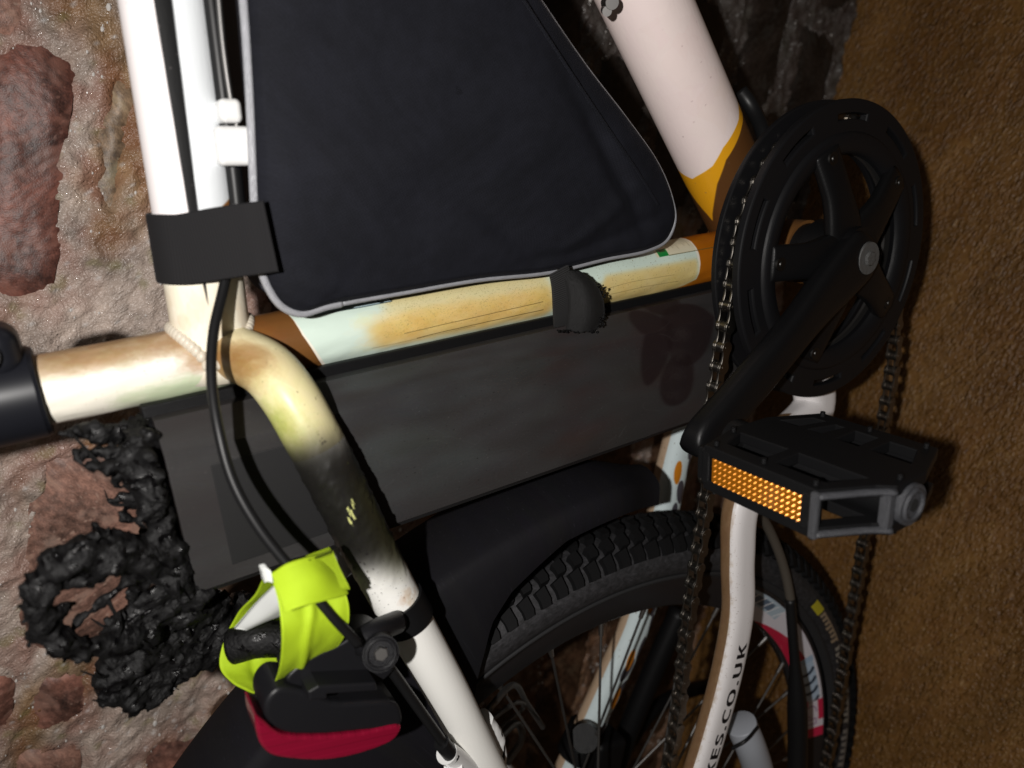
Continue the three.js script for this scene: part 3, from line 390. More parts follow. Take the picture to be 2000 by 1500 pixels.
{ // mudguard over the wheel, with a side skirt that deepens towards the top
  const n = 24, prof = []; for (let i = 0; i <= n; i++) { const a = mix(-1, 1, i / n); prof.push([a, 0]); } for (let i = n; i >= 0; i--) prof.push([mix(-1, 1, i / n), 1]); prof.push(prof[0]);
  const edgeAt = (deg) => { const k = [[0, 0.362], [23, 0.361], [30, 0.349], [33, 0.338], [35, 0.323], [37, 0.31], [40, 0.288], [46, 0.272], [180, 0.27]]; for (let i = 0; i + 1 < k.length; i++) if (deg <= k[i + 1][0]) return mix(k[i][1], k[i + 1][1], (deg - k[i][0]) / (k[i + 1][0] - k[i][0])); return 0.27; };
  const pos = [], uv = [], idx = [], na = 200, a0 = R(8), a1 = R(150);
  for (let i = 0; i <= na; i++) { const t = i / na, f = mix(a0, a1, t), ed = edgeAt(f * 180 / Math.PI), nose = sstep(0.09, 0, t); prof.forEach(([a, inner], j) => { const ab = Math.abs(a), top = 0.384 - 0.006 * Math.pow(ab / 0.72, 2), q = clamp((ab - 0.72) / 0.28, 0, 1); let r = ab < 0.72 ? top : mix(0.378, ed, Math.pow(q, 1.35)); let z = 0.037 * Math.sign(a) * (ab < 0.72 ? ab / 0.72 * 0.86 : mix(0.86, 1, 1 - Math.pow(1 - q, 3))); if (inner) { r -= ab < 0.72 ? 0.002 : 0; z *= 0.955; } z *= 1 - 0.5 * nose * nose; r -= 0.012 * nose * nose; pos.push(Math.cos(f) * r, Math.sin(f) * r, z); uv.push(t * 6, j / prof.length); }); }
  const w = prof.length; for (let i = 0; i < na; i++) for (let j = 0; j < w - 1; j++) { const a = i * w + j, b = a + w; idx.push(a, b, a + 1, b, b + 1, a + 1); }
  const g = new THREE.BufferGeometry(); g.setAttribute('position', new THREE.Float32BufferAttribute(pos, 3)); g.setAttribute('uv', new THREE.Float32BufferAttribute(uv, 2)); g.setIndex(idx); g.computeVertexNormals();
  const gt = canvasTex(1024, 256, (c, W, h) => { c.fillStyle = '#1c1b1f'; c.fillRect(0, 0, W, h); cloudy(c, W, h, 200, '#242327', 95, 0.1, 6, 30, 0, 1, 0, 1); speckle(c, W, h, 500, '#4a4850', 96, 1.2); c.strokeStyle = '#55555a'; c.globalAlpha = 0.5; c.lineWidth = 1.6; c.beginPath(); c.moveTo(300, 60); c.lineTo(345, 80); c.stroke(); });
  const o = part(bike, 'mudguard', g, mat('mudguard_plastic', { map: gt, color: lin([0.6, 0.6, 0.62]), specularIntensity: 0.3, roughness: 0.75, bumpMap: grain, bumpScale: 0.0001 })); o.position.copy(AX);
  part(bike, 'mudguard_wire', merge([wire(PP([[955, 1385, 0.02], [1000, 1338, 0.0], [1030, 1375, -0.03], [1060, 1420, -0.05]]), 0.0022, 24), wire(PP([[955, 1408, 0.02], [1010, 1372, -0.01], [1020, 1385, -0.03], [955, 1440, -0.02]]), 0.0018, 24), wire(PP([[990, 1490, -0.02], [1020, 1440, -0.03], [1012, 1415, -0.03], [975, 1440, 0]]), 0.0028, 24)]), M.dull_steel);
}
{ // motor cable along the chain stay, with thicker sleeve, and pale conduit with a tie
  const m = sub(bike, 'motor_cable');
  part(m, 'cable', wire(PP([[1470, 985, 0.03], [1500, 1030, 0.028], [1530, 1105, 0.03], [1545, 1180, 0.034], [1550, 1260, 0.038]]), 0.0038, 40, 14), mat('dusty_cable', { color: lin([0.07, 0.058, 0.045]), roughness: 0.7 }));
  part(m, 'cable_sleeve', sweep(PP([[1543, 1170, 0.034], [1549, 1250, 0.038], [1555, 1330, 0.042], [1558, 1430, 0.046], [1556, 1560, 0.05]]), (t) => mix(0.0042, 0.0085, sstep(0.25, 0.55, t)), { n: 60, m: 24 }), M.cable_black);
  const c2 = sub(bike, 'pale_conduit');
  part(c2, 'conduit', sweep(PP([[1446, 1412, 0.045], [1463, 1450, 0.05], [1482, 1510, 0.052], [1490, 1580, 0.055]]), () => 0.0125, { n: 40, m: 28 }), mat('pale_grey', { color: lin([0.36, 0.38, 0.42]), roughness: 0.4 }));
  part(c2, 'zip_tie', wire(PP([[1430, 1462, 0.058], [1455, 1448, 0.064], [1480, 1420, 0.06]]), 0.0013, 16), M.cable_black);
}
// ------- crankset
{
  const C = sub(bike, 'crankset');
  const ringShape = (r0, r1, slots) => { const s = new THREE.Shape(); s.absarc(0, 0, r1, 0, Math.PI * 2, false); const h = new THREE.Path(); h.absarc(0, 0, r0, 0, Math.PI * 2, true); s.holes.push(h); if (slots) for (let k = 0; k < 10; k++) { const a = R(5 + 36 * k), b = a + R(21); const p = new THREE.Path(); p.absarc(0, 0, 0.0895, a, b, false); p.absarc(0, 0, 0.0835, b, a, true); p.closePath(); s.holes.push(p); } return s; };
  const ex = (s, d, z, bev = 0.0012) => { const g = new THREE.ExtrudeGeometry(s, { depth: d, bevelEnabled: bev > 0, bevelSize: bev, bevelThickness: bev, bevelSegments: 2, curveSegments: 96 }); g.translate(0, H, z); return g; };
  const dish = new THREE.LatheGeometry([[0.064, 0.060], [0.066, 0.0635], [0.0745, 0.0652], [0.0775, 0.062], [0.0775, 0.058], [0.064, 0.057]].map(([r, z]) => new THREE.Vector2(r, -z)), 120); dish.rotateX(-Math.PI / 2); dish.translate(0, H, 0);
  part(C, 'outer_guard', merge([ex(ringShape(0.0755, 0.0955, true), 0.0035, 0.0575), dish]), M.guard_plastic);
  part(C, 'inner_guard', ex(ringShape(0.07, 0.0965, false), 0.0025, 0.0415, 0.0008), M.guard_plastic);
  const tpt = []; const NT = 42; for (let k = 0; k < NT; k++) { for (const [f, r] of [[0, 0.0815], [0.3, 0.0825], [0.42, 0.0885], [0.58, 0.0885], [0.7, 0.0825]]) { const a = 2 * Math.PI * (k + f) / NT; tpt.push([Math.cos(a) * r, Math.sin(a) * r]); } } const tooth = shp(tpt); const th = new THREE.Path(); th.absarc(0, 0, 0.066, 0, 7, true); tooth.holes.push(th);
  part(C, 'chainring', ex(tooth, 0.002, 0.050, 0), M.dull_steel);
  part(C, 'hub_boss', cyl(B(0, 0, 0.046), B(0, 0, 0.076), 0.023, 0.019, 40), M.crank_paint);
  for (const deg of [37, 104, -33, -110, 174]) {
    const a = R(deg), d = V(Math.cos(a), Math.sin(a), 0), sdir = V(-Math.sin(a), Math.cos(a), 0);
    part(C, 'spider_arm', sweep([B(0, 0, 0.067).addScaledVector(d, 0.01), B(0, 0, 0.0665).addScaledVector(d, 0.04), B(0, 0, 0.062).addScaledVector(d, 0.071)], (t) => [mix(0.0165, 0.0112, sstep(0, 0.6, t)), mix(0.0058, 0.0042, t)], { n: 24, m: 28, pw: 3.2, side: sdir }), M.crank_paint);
    const p = B(0, 0, 0.0655).addScaledVector(d, 0.066); part(C, 'chainring_bolt', merge([cyl(p, p.clone().add(V(0, 0, 0.0024)), 0.0046, 0.0042, 18), cyl(p.clone().add(V(0, 0, 0.0024)), p.clone().add(V(0, 0, 0.003)), 0.0022, 0.0018, 6)]), M.bolt_dark);
  }
  const pe = B(-0.1188, 0.1182, 0.0955), d = V(-0.1188, 0.1182, 0).normalize(), sdir = V(-d.y, d.x, 0);
  part(C, 'crank_arm', sweep([B(0, 0, 0.073).addScaledVector(d, -0.012), B(0, 0, 0.074), B(0, 0, 0.0765).addScaledVector(d, 0.04), B(0, 0, 0.083).addScaledVector(d, 0.1), pe.clone().add(V(0, 0, -0.008)), pe.clone().add(V(0, 0, -0.008)).addScaledVector(d, 0.014)], (t) => [mix(0.0185, 0.0125, sstep(0.05, 0.5, t)) * Math.sqrt(clamp(1 - Math.pow(clamp((t - 0.92) / 0.085, 0, 1), 2), 0.03, 1)) * Math.sqrt(clamp(1 - Math.pow(clamp((0.06 - t) / 0.06, 0, 1), 2), 0.05, 1)), 0.0078], { n: 70, m: 36, pw: 3.4, side: sdir }), M.crank_paint);
  part(C, 'spindle_bolt', merge([cyl(B(0, 0, 0.079), B(0, 0, 0.083), 0.0108, 0.0102, 32), cyl(B(0, 0, 0.083), B(0, 0, 0.0845), 0.0052, 0.0044, 6)]), mat('bolt_grey', { color: lin([0.12, 0.12, 0.118]), roughness: 0.5, metalness: 0.3, bumpMap: scuff, bumpScale: 0.0004 }));

  // pedal: local axes e (rear edge direction), t (thickness), z (spindle)
  const K = sub(bike, 'pedal'); K.position.copy(B(-0.1155, 0.1172, 0));
  const e = V(-0.2818, 0.9595, 0), tt = V(0.9595, 0.2818, 0), zz = V(0, 0, 1);
  const basis = (p) => new THREE.Matrix4().makeBasis(e, zz, tt).setPosition(p);   // local x=e, y=z, z=thickness
  const plateShape = () => { const s = shp([[0.0395, 0.122], [0.0395, 0.184], [0.017, 0.196], [0.011, 0.2015], [-0.011, 0.2015], [-0.0395, 0.191], [-0.0395, 0.1305], [-0.013, 0.116], [0.012, 0.115]]); const hole = (l) => s.holes.push(new THREE.Path(l.map(([x, y]) => new THREE.Vector2(x, y)))); hole([[0.031, 0.127], [0.014, 0.121], [0.013, 0.150], [0.031, 0.150]]); hole([[0.031, 0.155], [0.013, 0.155], [0.013, 0.191], [0.031, 0.182]]); hole([[-0.014, 0.122], [-0.031, 0.131], [-0.031, 0.139], [-0.014, 0.134]]); hole([[-0.014, 0.139], [-0.031, 0.144], [-0.031, 0.150], [-0.014, 0.147]]); hole([[-0.014, 0.155], [-0.031, 0.155], [-0.031, 0.168], [-0.014, 0.168]]); hole([[-0.014, 0.173], [-0.031, 0.173], [-0.031, 0.187], [-0.014, 0.194]]); return s; };
  for (const w of [0.0068, -0.0112]) { const g = new THREE.ExtrudeGeometry(plateShape(), { depth: 0.0044, bevelEnabled: true, bevelSize: 0.0006, bevelThickness: 0.0006, bevelSegments: 2 }); g.translate(0, 0, w); g.applyMatrix4(basis(V(0, 0, 0))); part(K, 'cage_plate', g, M.black_plastic); }
  const bx = (x, y, w, dx, dy, dw, r = 0.001) => { const g = new RoundedBoxGeometry(dx, dy, dw, 2, r); g.translate(x, y, w); g.applyMatrix4(basis(V(0, 0, 0))); return g; };
  part(K, 'cage_wall', merge([bx(0.0345, 0.153, 0, 0.005, 0.058, 0.0175), bx(-0.0365, 0.161, 0, 0.005, 0.058, 0.0175), bx(0.037, 0.1225, 0, 0.0065, 0.005, 0.0175), bx(0.037, 0.1805, 0, 0.0065, 0.007, 0.0175), bx(0.016, 0.1175, 0, 0.044, 0.005, 0.0175), bx(-0.027, 0.1235, 0, 0.025, 0.004, 0.0175)]), M.black_plastic);
  const barrel = cyl(V(0, 0.105, 0), V(0, 0.1975, 0), 0.0105, 0.0098, 28); barrel.applyMatrix4(basis(V(0, 0, 0))); part(K, 'spindle_barrel', barrel, M.black_plastic);
  const end = merge([cyl(V(0, 0.1975, 0), V(0, 0.204, 0), 0.0100, 0.0096, 32), new THREE.TorusGeometry(0.0068, 0.0012, 8, 28).rotateX(Math.PI / 2).translate(0, 0.204, 0)]); end.applyMatrix4(basis(V(0, 0, 0)));
  mat('worn_plastic', { color: lin([0.055, 0.056, 0.062]), roughness: 0.45, bumpMap: scuff, bumpScale: 0.0006 }); part(K, 'end_cap', end, M.worn_plastic);
  const hexh = cyl(V(0, 0.2037, 0), V(0, 0.2045, 0), 0.0032, 0.0032, 6); hexh.applyMatrix4(basis(V(0, 0, 0))); part(K, 'hex_socket', hexh, mat('dark_socket', { color: lin([0.004, 0.004, 0.004]), roughness: 0.9 }));
  // scuffed outer rim of the cage
  const rim = []; for (const w of [0.0068 + 0.0022, -0.009]) rim.push(sweep([V(0.0398, 0.1845, w), V(0.0175, 0.1965, w), V(0.0113, 0.2018, w)].map((q) => q.applyMatrix4(basis(V(0, 0, 0)))), () => [0.0014, 0.0026], { n: 20, m: 10, pw: 3, curve: new THREE.CatmullRomCurve3([V(0.0398, 0.1845, w), V(0.0175, 0.1965, w), V(0.0113, 0.2018, w)].map((q) => q.applyMatrix4(basis(V(0, 0, 0)))), false, 'centripetal', 0.1) })); rim.push(bx(0.0405, 0.1845, 0, 0.003, 0.004, 0.022)); rim.push(bx(0.0125, 0.1995, 0, 0.005, 0.005, 0.021)); part(K, 'scuffed_rim', merge(rim), M.worn_plastic);
  for (const [x, y] of [[0.036, 0.1255], [0.035, 0.153], [0.036, 0.181], [-0.036, 0.133], [-0.0355, 0.16], [-0.036, 0.188], [0.016, 0.1185], [0.004, 0.199]]) for (const s of [1, -1]) { const g = cyl(V(x, y, s * 0.0105), V(x, y, s * 0.0142), 0.0014, 0.0013, 10); g.applyMatrix4(basis(V(0, 0, 0))); part(K, 'grip_pin', g, M.black_plastic); }
  // amber reflector: prism facets
  const facets = []; const nx = 17, ny = 5; for (let i = 0; i < nx; i++) for (let j = 0; j < ny; j++) { const g = new THREE.ConeGeometry(0.0019, 0.0016, 4, 1); g.rotateY(Math.PI / 4); g.rotateZ(-Math.PI / 2); g.translate(0.0399, 0.1284 + i * 0.003, -0.0058 + j * 0.0029); facets.push(g); }
  const refl = merge([new RoundedBoxGeometry(0.003, 0.054, 0.0148, 2, 0.0008).translate(0.0382, 0.153, 0), ...facets]); refl.applyMatrix4(basis(V(0, 0, 0)));
  part(K, 'reflector', refl, mat('amber', { color: lin([0.5, 0.17, 0.006]), metalness: 0.55, roughness: 0.3, clearcoat: 0.6, clearcoatRoughness: 0.1 }), 'rectangular amber reflector with prism facets');
}
{ // chain, link by link
  const ch = sub(bike, 'chain'), Z = 0.051, RC = 0.0855, pts = [];
  const arc = (a0, a1, n) => { for (let i = 0; i <= n; i++) { const a = R(mix(a0, a1, i / n)); pts.push(B(Math.cos(a) * RC, Math.sin(a) * RC, Z)); } };
  const low = PP([[1612, 1500, 0.046], [1650, 1290, 0.046], [1690, 1040, 0.046], [1725, 830, 0.047], [1745, 700, 0.048]]);
  pts.push(B(-0.56, -0.2, 0.047)); pts.push(...low); pts.push(B(-0.012, -0.1, 0.049)); arc(-62, 92, 26);
  pts.push(...PP([[1392, 800, 0.05], [1376, 1000, 0.05], [1345, 1200, 0.05], [1305, 1500, 0.05]])); pts.push(B(-0.5, 0.045, 0.05));
  const curve = new THREE.CatmullRomCurve3(pts, false, 'centripetal'), L = curve.getLength(), n = Math.floor(L / 0.0127);
  const plate = (w) => { const s = new THREE.Shape(), r = 0.0041, p = 0.0127 / 2; s.absarc(p, 0, r, -2.3, 2.3, false); s.quadraticCurveTo(0, 0.0022, -p + r * Math.cos(Math.PI - 2.3), r * Math.sin(2.3)); s.absarc(-p, 0, r, Math.PI - 2.3, Math.PI + 2.3, false); s.quadraticCurveTo(0, -0.0022, p + r * Math.cos(2.3), -r * Math.sin(2.3)); return new THREE.ExtrudeGeometry(s, { depth: 0.001, bevelEnabled: true, bevelSize: 0.0002, bevelThickness: 0.0002, bevelSegments: 1, curveSegments: 6 }); };
  const link = (off) => { const a = plate().translate(0, 0, off), b = plate().translate(0, 0, -off - 0.001), g = [a, b]; for (const x of [-0.00635, 0.00635]) { const c = new THREE.CylinderGeometry(off > 0.003 ? 0.0019 : 0.0038, off > 0.003 ? 0.0019 : 0.0038, off > 0.003 ? 0.0092 : 0.005, 12); c.rotateX(Math.PI / 2); c.translate(x, 0, 0); g.push(c); } return merge(g); };
  const geo = [link(0.0033), link(0.0021)];
  for (let i = 0; i < n; i++) { const a = curve.getPointAt((i + 0.02) / n), b = curve.getPointAt((i + 0.98) / n), m = a.clone().add(b).multiplyScalar(0.5), x = b.sub(a).normalize(); let z = V(0, 0, 1); z.addScaledVector(x, -z.dot(x)).normalize(); const y = new THREE.Vector3().crossVectors(z, x); const o = part(ch, 'chain_link', geo[i % 2], M.chain_steel); new THREE.Matrix4().makeBasis(x, y, z).setPosition(m).decompose(o.position, o.quaternion, o.scale); }
}

// ---------------------------------------------------------------- battery with its melted top
{
  const bat = thing('battery_pack', 'dark grey battery pack with melted charred top, fixed behind the seat tube', 'battery', S(0.06, 0.06, 0));
  const loc = (g) => { g.translate(-bat.position.x, -bat.position.y, -bat.position.z); return g; };
  const sh = shp([[0.0185, -0.021], [0.0185, 0.021], [0.0305, 0.0345], [0.096, 0.0345], [0.1, 0.0305], [0.1, -0.0305], [0.096, -0.0345], [0.0305, -0.0345]]);
  const bodyMap = canvasTex(1024, 512, (c, w, h) => {
    c.fillStyle = '#343232'; c.fillRect(0, 0, w, h); c.filter = 'blur(10px)'; cloudy(c, w, h, 120, '#454546', 101, 0.10, 14, 60, 0, 1, 0, 1, 0.6); cloudy(c, w, h, 110, '#262423', 102, 0.12, 14, 56, 0, 1, 0, 1, 0.6); cloudy(c, w, h, 46, '#4d5557', 103, 0.12, 14, 46, 0.42, 0.8, 0.1, 0.9); cloudy(c, w, h, 40, '#3a2321', 104, 0.12, 14, 40, 0.1, 0.42, 0, 0.9); c.filter = 'none';
    // dark lobes near the chainring end: crank and pedal shade painted into the case
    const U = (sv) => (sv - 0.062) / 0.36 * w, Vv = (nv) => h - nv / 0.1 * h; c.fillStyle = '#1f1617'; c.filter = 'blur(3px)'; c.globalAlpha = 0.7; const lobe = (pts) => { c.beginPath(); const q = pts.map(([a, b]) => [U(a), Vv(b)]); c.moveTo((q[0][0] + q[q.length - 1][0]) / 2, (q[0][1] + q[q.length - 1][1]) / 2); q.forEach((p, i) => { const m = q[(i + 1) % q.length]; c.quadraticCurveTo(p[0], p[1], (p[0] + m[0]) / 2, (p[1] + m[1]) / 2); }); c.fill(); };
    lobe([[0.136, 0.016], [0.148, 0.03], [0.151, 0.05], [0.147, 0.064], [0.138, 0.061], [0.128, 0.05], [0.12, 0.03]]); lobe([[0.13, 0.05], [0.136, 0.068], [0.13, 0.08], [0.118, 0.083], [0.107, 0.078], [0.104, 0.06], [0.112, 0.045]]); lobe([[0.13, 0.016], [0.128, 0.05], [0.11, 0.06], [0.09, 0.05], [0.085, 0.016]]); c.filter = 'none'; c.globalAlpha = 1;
    speckle(c, w, h, 700, '#5d5c5b', 105, 1.0); speckle(c, w, h, 300, '#151414', 106, 1.6);
    c.strokeStyle = '#5f6263'; const r = rng(108); for (let i = 0; i < 70; i++) { c.globalAlpha = 0.3 * r(); c.lineWidth = 0.6 + r(); c.beginPath(); const x = r() * w, y = r() * h; c.moveTo(x, y); c.quadraticCurveTo(x + (r() - 0.5) * 60, y + (r() - 0.5) * 60, x + (r() - 0.5) * 110, y + (r() - 0.5) * 110); c.stroke(); } c.globalAlpha = 1;
  });
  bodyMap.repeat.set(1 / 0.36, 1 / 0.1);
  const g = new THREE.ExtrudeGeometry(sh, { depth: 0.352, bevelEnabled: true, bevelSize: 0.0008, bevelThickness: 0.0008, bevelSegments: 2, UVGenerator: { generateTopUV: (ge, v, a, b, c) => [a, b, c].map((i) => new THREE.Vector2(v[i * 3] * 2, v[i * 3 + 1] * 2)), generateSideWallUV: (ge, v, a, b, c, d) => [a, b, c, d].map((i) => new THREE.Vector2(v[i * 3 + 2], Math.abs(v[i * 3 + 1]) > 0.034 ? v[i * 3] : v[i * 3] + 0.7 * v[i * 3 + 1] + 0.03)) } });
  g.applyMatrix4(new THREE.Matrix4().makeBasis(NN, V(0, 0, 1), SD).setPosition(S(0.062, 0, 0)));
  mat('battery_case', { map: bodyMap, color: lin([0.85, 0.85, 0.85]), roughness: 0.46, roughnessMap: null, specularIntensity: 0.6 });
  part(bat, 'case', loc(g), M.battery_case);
  // mounting rail, label plates
  const box = (s0, s1, n0, n1, z0, z1, r = 0.001) => { const q = new RoundedBoxGeometry(s1 - s0, n1 - n0, z1 - z0, 2, r); q.applyMatrix4(new THREE.Matrix4().makeBasis(SD, NN, new THREE.Vector3().crossVectors(SD, NN)).setPosition(S((s0 + s1) / 2, (n0 + n1) / 2, (z0 + z1) / 2))); return loc(q); };
  part(bat, 'mounting_rail', box(0.05, 0.418, 0.0125, 0.0205, -0.014, 0.014), M.black_plastic);
  mat('label_border', { color: lin([0.08, 0.08, 0.085]), roughness: 0.55, bumpMap: grain, bumpScale: 0.0002 }); mat('label_dark', { color: lin([0.013, 0.0128, 0.0135]), roughness: 0.5 });
  part(bat, 'label_plate', box(0.345, 0.412, 0.0325, 0.0955, 0.0338, 0.0352, 0.0005), M.label_border); part(bat, 'label_print', box(0.352, 0.398, 0.0385, 0.0885, 0.0345, 0.0358, 0.0003), M.label_dark);
  part(bat, 'side_screw', merge([cyl(S(0.318, 0.092, 0.034), S(0.318, 0.092, 0.0352), 0.0022, 0.0022, 14)].map(loc)), M.black_plastic);
  // melted and charred upper end
  const chains = [
    [[285, 838, 0.012, 10], [205, 850, 0.018, 5.5], [140, 846, 0.022, 4.5]], [[230, 846, 0.016, 5], [185, 836, 0.018, 3], [135, 838, 0.02, 2.6]], [[285, 880, 0.024, 10], [215, 884, 0.027, 5], [160, 886, 0.028, 4.5]], [[290, 905, 0.028, 9], [215, 908, 0.03, 4.5], [180, 906, 0.031, 3.5]],
    [[280, 850, 0.0, 15], [292, 900, 0.0, 16], [312, 960, 0.004, 15], [325, 1020, 0.004, 15], [345, 1085, 0.006, 15], [365, 1150, 0.006, 14]], [[278, 860, 0.026, 9], [288, 930, 0.031, 9], [302, 1000, 0.033, 9], [318, 1060, 0.034, 9], [342, 1130, 0.034, 9], [376, 1172, 0.033, 8]],
    [[292, 892, 0.0355, 4], [300, 925, 0.036, 3], [318, 985, 0.036, 4], [322, 1030, 0.036, 3], [342, 1078, 0.036, 4.5], [350, 1120, 0.036, 3.5], [376, 1165, 0.036, 4]], [[330, 1060, 0.0358, 2.4], [352, 1072, 0.036, 1.6]], [[345, 1120, 0.036, 3], [372, 1128, 0.0362, 1.6]], [[372, 1168, 0.036, 4], [425, 1158, 0.0355, 2]],
    [[270, 930, 0.022, 6], [240, 925, 0.022, 4.5], [226, 936, 0.022, 3]], [[272, 985, 0.02, 6], [240, 972, 0.02, 3.2], [214, 976, 0.02, 2]], [[285, 1020, 0.022, 6], [255, 1010, 0.022, 3.4], [238, 1000, 0.022, 2]], [[278, 955, 0.022, 6], [250, 950, 0.022, 3]],
    [[335, 1090, 0.03, 14], [270, 1085, 0.034, 14], [215, 1085, 0.038, 14], [160, 1085, 0.04, 12], [108, 1106, 0.042, 9], [76, 1148, 0.042, 8], [68, 1195, 0.042, 7], [86, 1230, 0.041, 8.5], [120, 1256, 0.04, 7], [165, 1262, 0.037, 6.5], [222, 1258, 0.032, 7], [285, 1235, 0.024, 11]],
    [[190, 1060, 0.036, 10], [240, 1060, 0.034, 8]], [[95, 1145, 0.04, 7], [140, 1130, 0.038, 7], [190, 1125, 0.036, 7]],
    [[92, 1205, 0.04, 6], [118, 1196, 0.038, 3.6], [132, 1178, 0.037, 3]], [[145, 1222, 0.031, 2.6], [200, 1178, 0.031, 2.2], [250, 1128, 0.031, 2.8]], [[270, 1110, 0.03, 7], [272, 1145, 0.028, 4], [266, 1160, 0.026, 3]], [[265, 1190, 0.024, 5], [300, 1165, 0.024, 8], [335, 1140, 0.024, 10]],
    [[220, 1240, 0.026, 8], [260, 1200, 0.022, 9], [320, 1180, 0.02, 12], [360, 1190, 0.016, 14], [410, 1185, 0.01, 14]], [[290, 1240, 0.012, 12], [350, 1240, 0.008, 14], [420, 1225, 0.006, 14], [470, 1190, 0.0, 14]],
    [[218, 1325, 0.02, 11], [235, 1300, 0.02, 13], [265, 1285, 0.018, 13], [300, 1270, 0.016, 12], [350, 1290, 0.012, 12], [410, 1270, 0.008, 12], [450, 1245, 0.005, 12]], [[220, 1345, 0.02, 11], [265, 1365, 0.02, 9], [300, 1360, 0.018, 9], [315, 1325, 0.016, 10], [360, 1310, 0.012, 8]], [[240, 1330, 0.016, 13], [290, 1325, 0.014, 12]],
  ];
  const segs = []; const box3 = new THREE.Box3();
  for (const c of chains) { const q = c.map(([x, y, z, r]) => [P(x, y, z), r * 0.00062]); q.forEach(([p]) => box3.expandByPoint(p)); for (let i = 0; i + 1 < q.length; i++) segs.push([q[i][0], q[i + 1][0], q[i][1], q[i + 1][1]]); }
  box3.expandByScalar(0.02); const size = box3.getSize(V(0, 0, 0)), half = Math.max(size.x, size.y, size.z) / 2, ctr = box3.getCenter(V(0, 0, 0)), N = 150;
  const patchy = noiseTex(256, 256, (u, v) => 0.66 - 0.44 * sstep(0.1, 0.45, per(u, v, 9, 4)) + 0.12 * (rnd() - 0.5));
  mat('char', { color: lin([0.0028, 0.0026, 0.0029]), specularIntensity: 0.6, roughness: 1, roughnessMap: patchy, bumpMap: scuff, bumpScale: 0.001 });
  const mc = new MarchingCubes(N, M.char, false, false, 900000); mc.isolation = 0;
  const cand = segs.map(([a, b, ra, rb]) => { const bb = new THREE.Box3().setFromPoints([a, b]).expandByScalar(Math.max(ra, rb) + 0.012); return [a, b, ra, rb, bb, b.clone().sub(a)]; });
  const q = V(0, 0, 0);
  for (let k = 0; k < N; k++) for (let j = 0; j < N; j++) for (let i = 0; i < N; i++) {
    q.set(ctr.x + (i - N / 2) / (N / 2) * half, ctr.y + (j - N / 2) / (N / 2) * half, ctr.z + (k - N / 2) / (N / 2) * half);
    let d = 0.02;
    for (const [a, b, ra, rb, bb, ab] of cand) { if (!bb.containsPoint(q)) continue; const t = clamp((q.x - a.x) * ab.x + (q.y - a.y) * ab.y + (q.z - a.z) * ab.z, 0, ab.lengthSq()) / ab.lengthSq(); const dd = Math.hypot(q.x - a.x - ab.x * t, q.y - a.y - ab.y * t, q.z - a.z - ab.z * t) - mix(ra, rb, t); const kk = 0.0022, hh = clamp(0.5 + 0.5 * (d - dd) / kk, 0, 1); d = mix(d, dd, hh) - kk * hh * (1 - hh); }
    if (d < 0.012) d += 0.0034 * fbm3(q.x * 70, q.y * 70, q.z * 70, 2) - 0.0020 * Math.pow(Math.max(0, n3(q.x * 170, q.y * 170, q.z * 170)), 2) + 0.0004 * n3(q.x * 420, q.y * 420, q.z * 420);
    mc.field[i + j * N + k * N * N] = -d;
  }
  mc.update();
  const cnt = mc.count ?? mc.geometry.drawRange.count; const ps = new Float32Array(mc.positionArray.subarray(0, cnt * 3)), ns = new Float32Array(mc.normalArray.subarray(0, cnt * 3));
  for (let i = 0; i < cnt; i++) { ps[3 * i] = ps[3 * i] * half + ctr.x - bat.position.x; ps[3 * i + 1] = ps[3 * i + 1] * half + ctr.y - bat.position.y; ps[3 * i + 2] = ps[3 * i + 2] * half + ctr.z - bat.position.z; }
  const gg = new THREE.BufferGeometry(); gg.setAttribute('position', new THREE.BufferAttribute(ps, 3)); gg.setAttribute('normal', new THREE.BufferAttribute(ns, 3)); const uu = new Float32Array(cnt * 2); for (let i = 0; i < cnt; i++) { uu[2 * i] = ps[3 * i] * 20; uu[2 * i + 1] = ps[3 * i + 1] * 20; } gg.setAttribute('uv', new THREE.BufferAttribute(uu, 2));
  console.log('char triangles', cnt / 3);
  const fib = []; const fr = rng(140); for (let i = 0; i < 46; i++) { const c = segs[(fr() * segs.length) | 0], a = c[0].clone().lerp(c[1], fr()), d = V(fr() - 0.35, fr() - 0.3, fr() - 0.3).multiplyScalar(0.016 + 0.014 * fr()), m = a.clone().addScaledVector(d, 0.6).add(V((fr() - 0.5) * 0.006, (fr() - 0.5) * 0.006, 0.002)); fib.push(sweep([a, m, a.clone().add(d)], (t) => mix(0.0011, 0.0003, t), { n: 10, m: 6 })); }
  fib.forEach((f) => f.translate(-bat.position.x, -bat.position.y, -bat.position.z)); const fo = part(bat, 'burnt_strands', merge(fib), M.char); fo.userData.kind = 'stuff';
  part(bat, 'melted_plastic', gg, M.char, 'glossy black melted plastic curled into a loop');
}

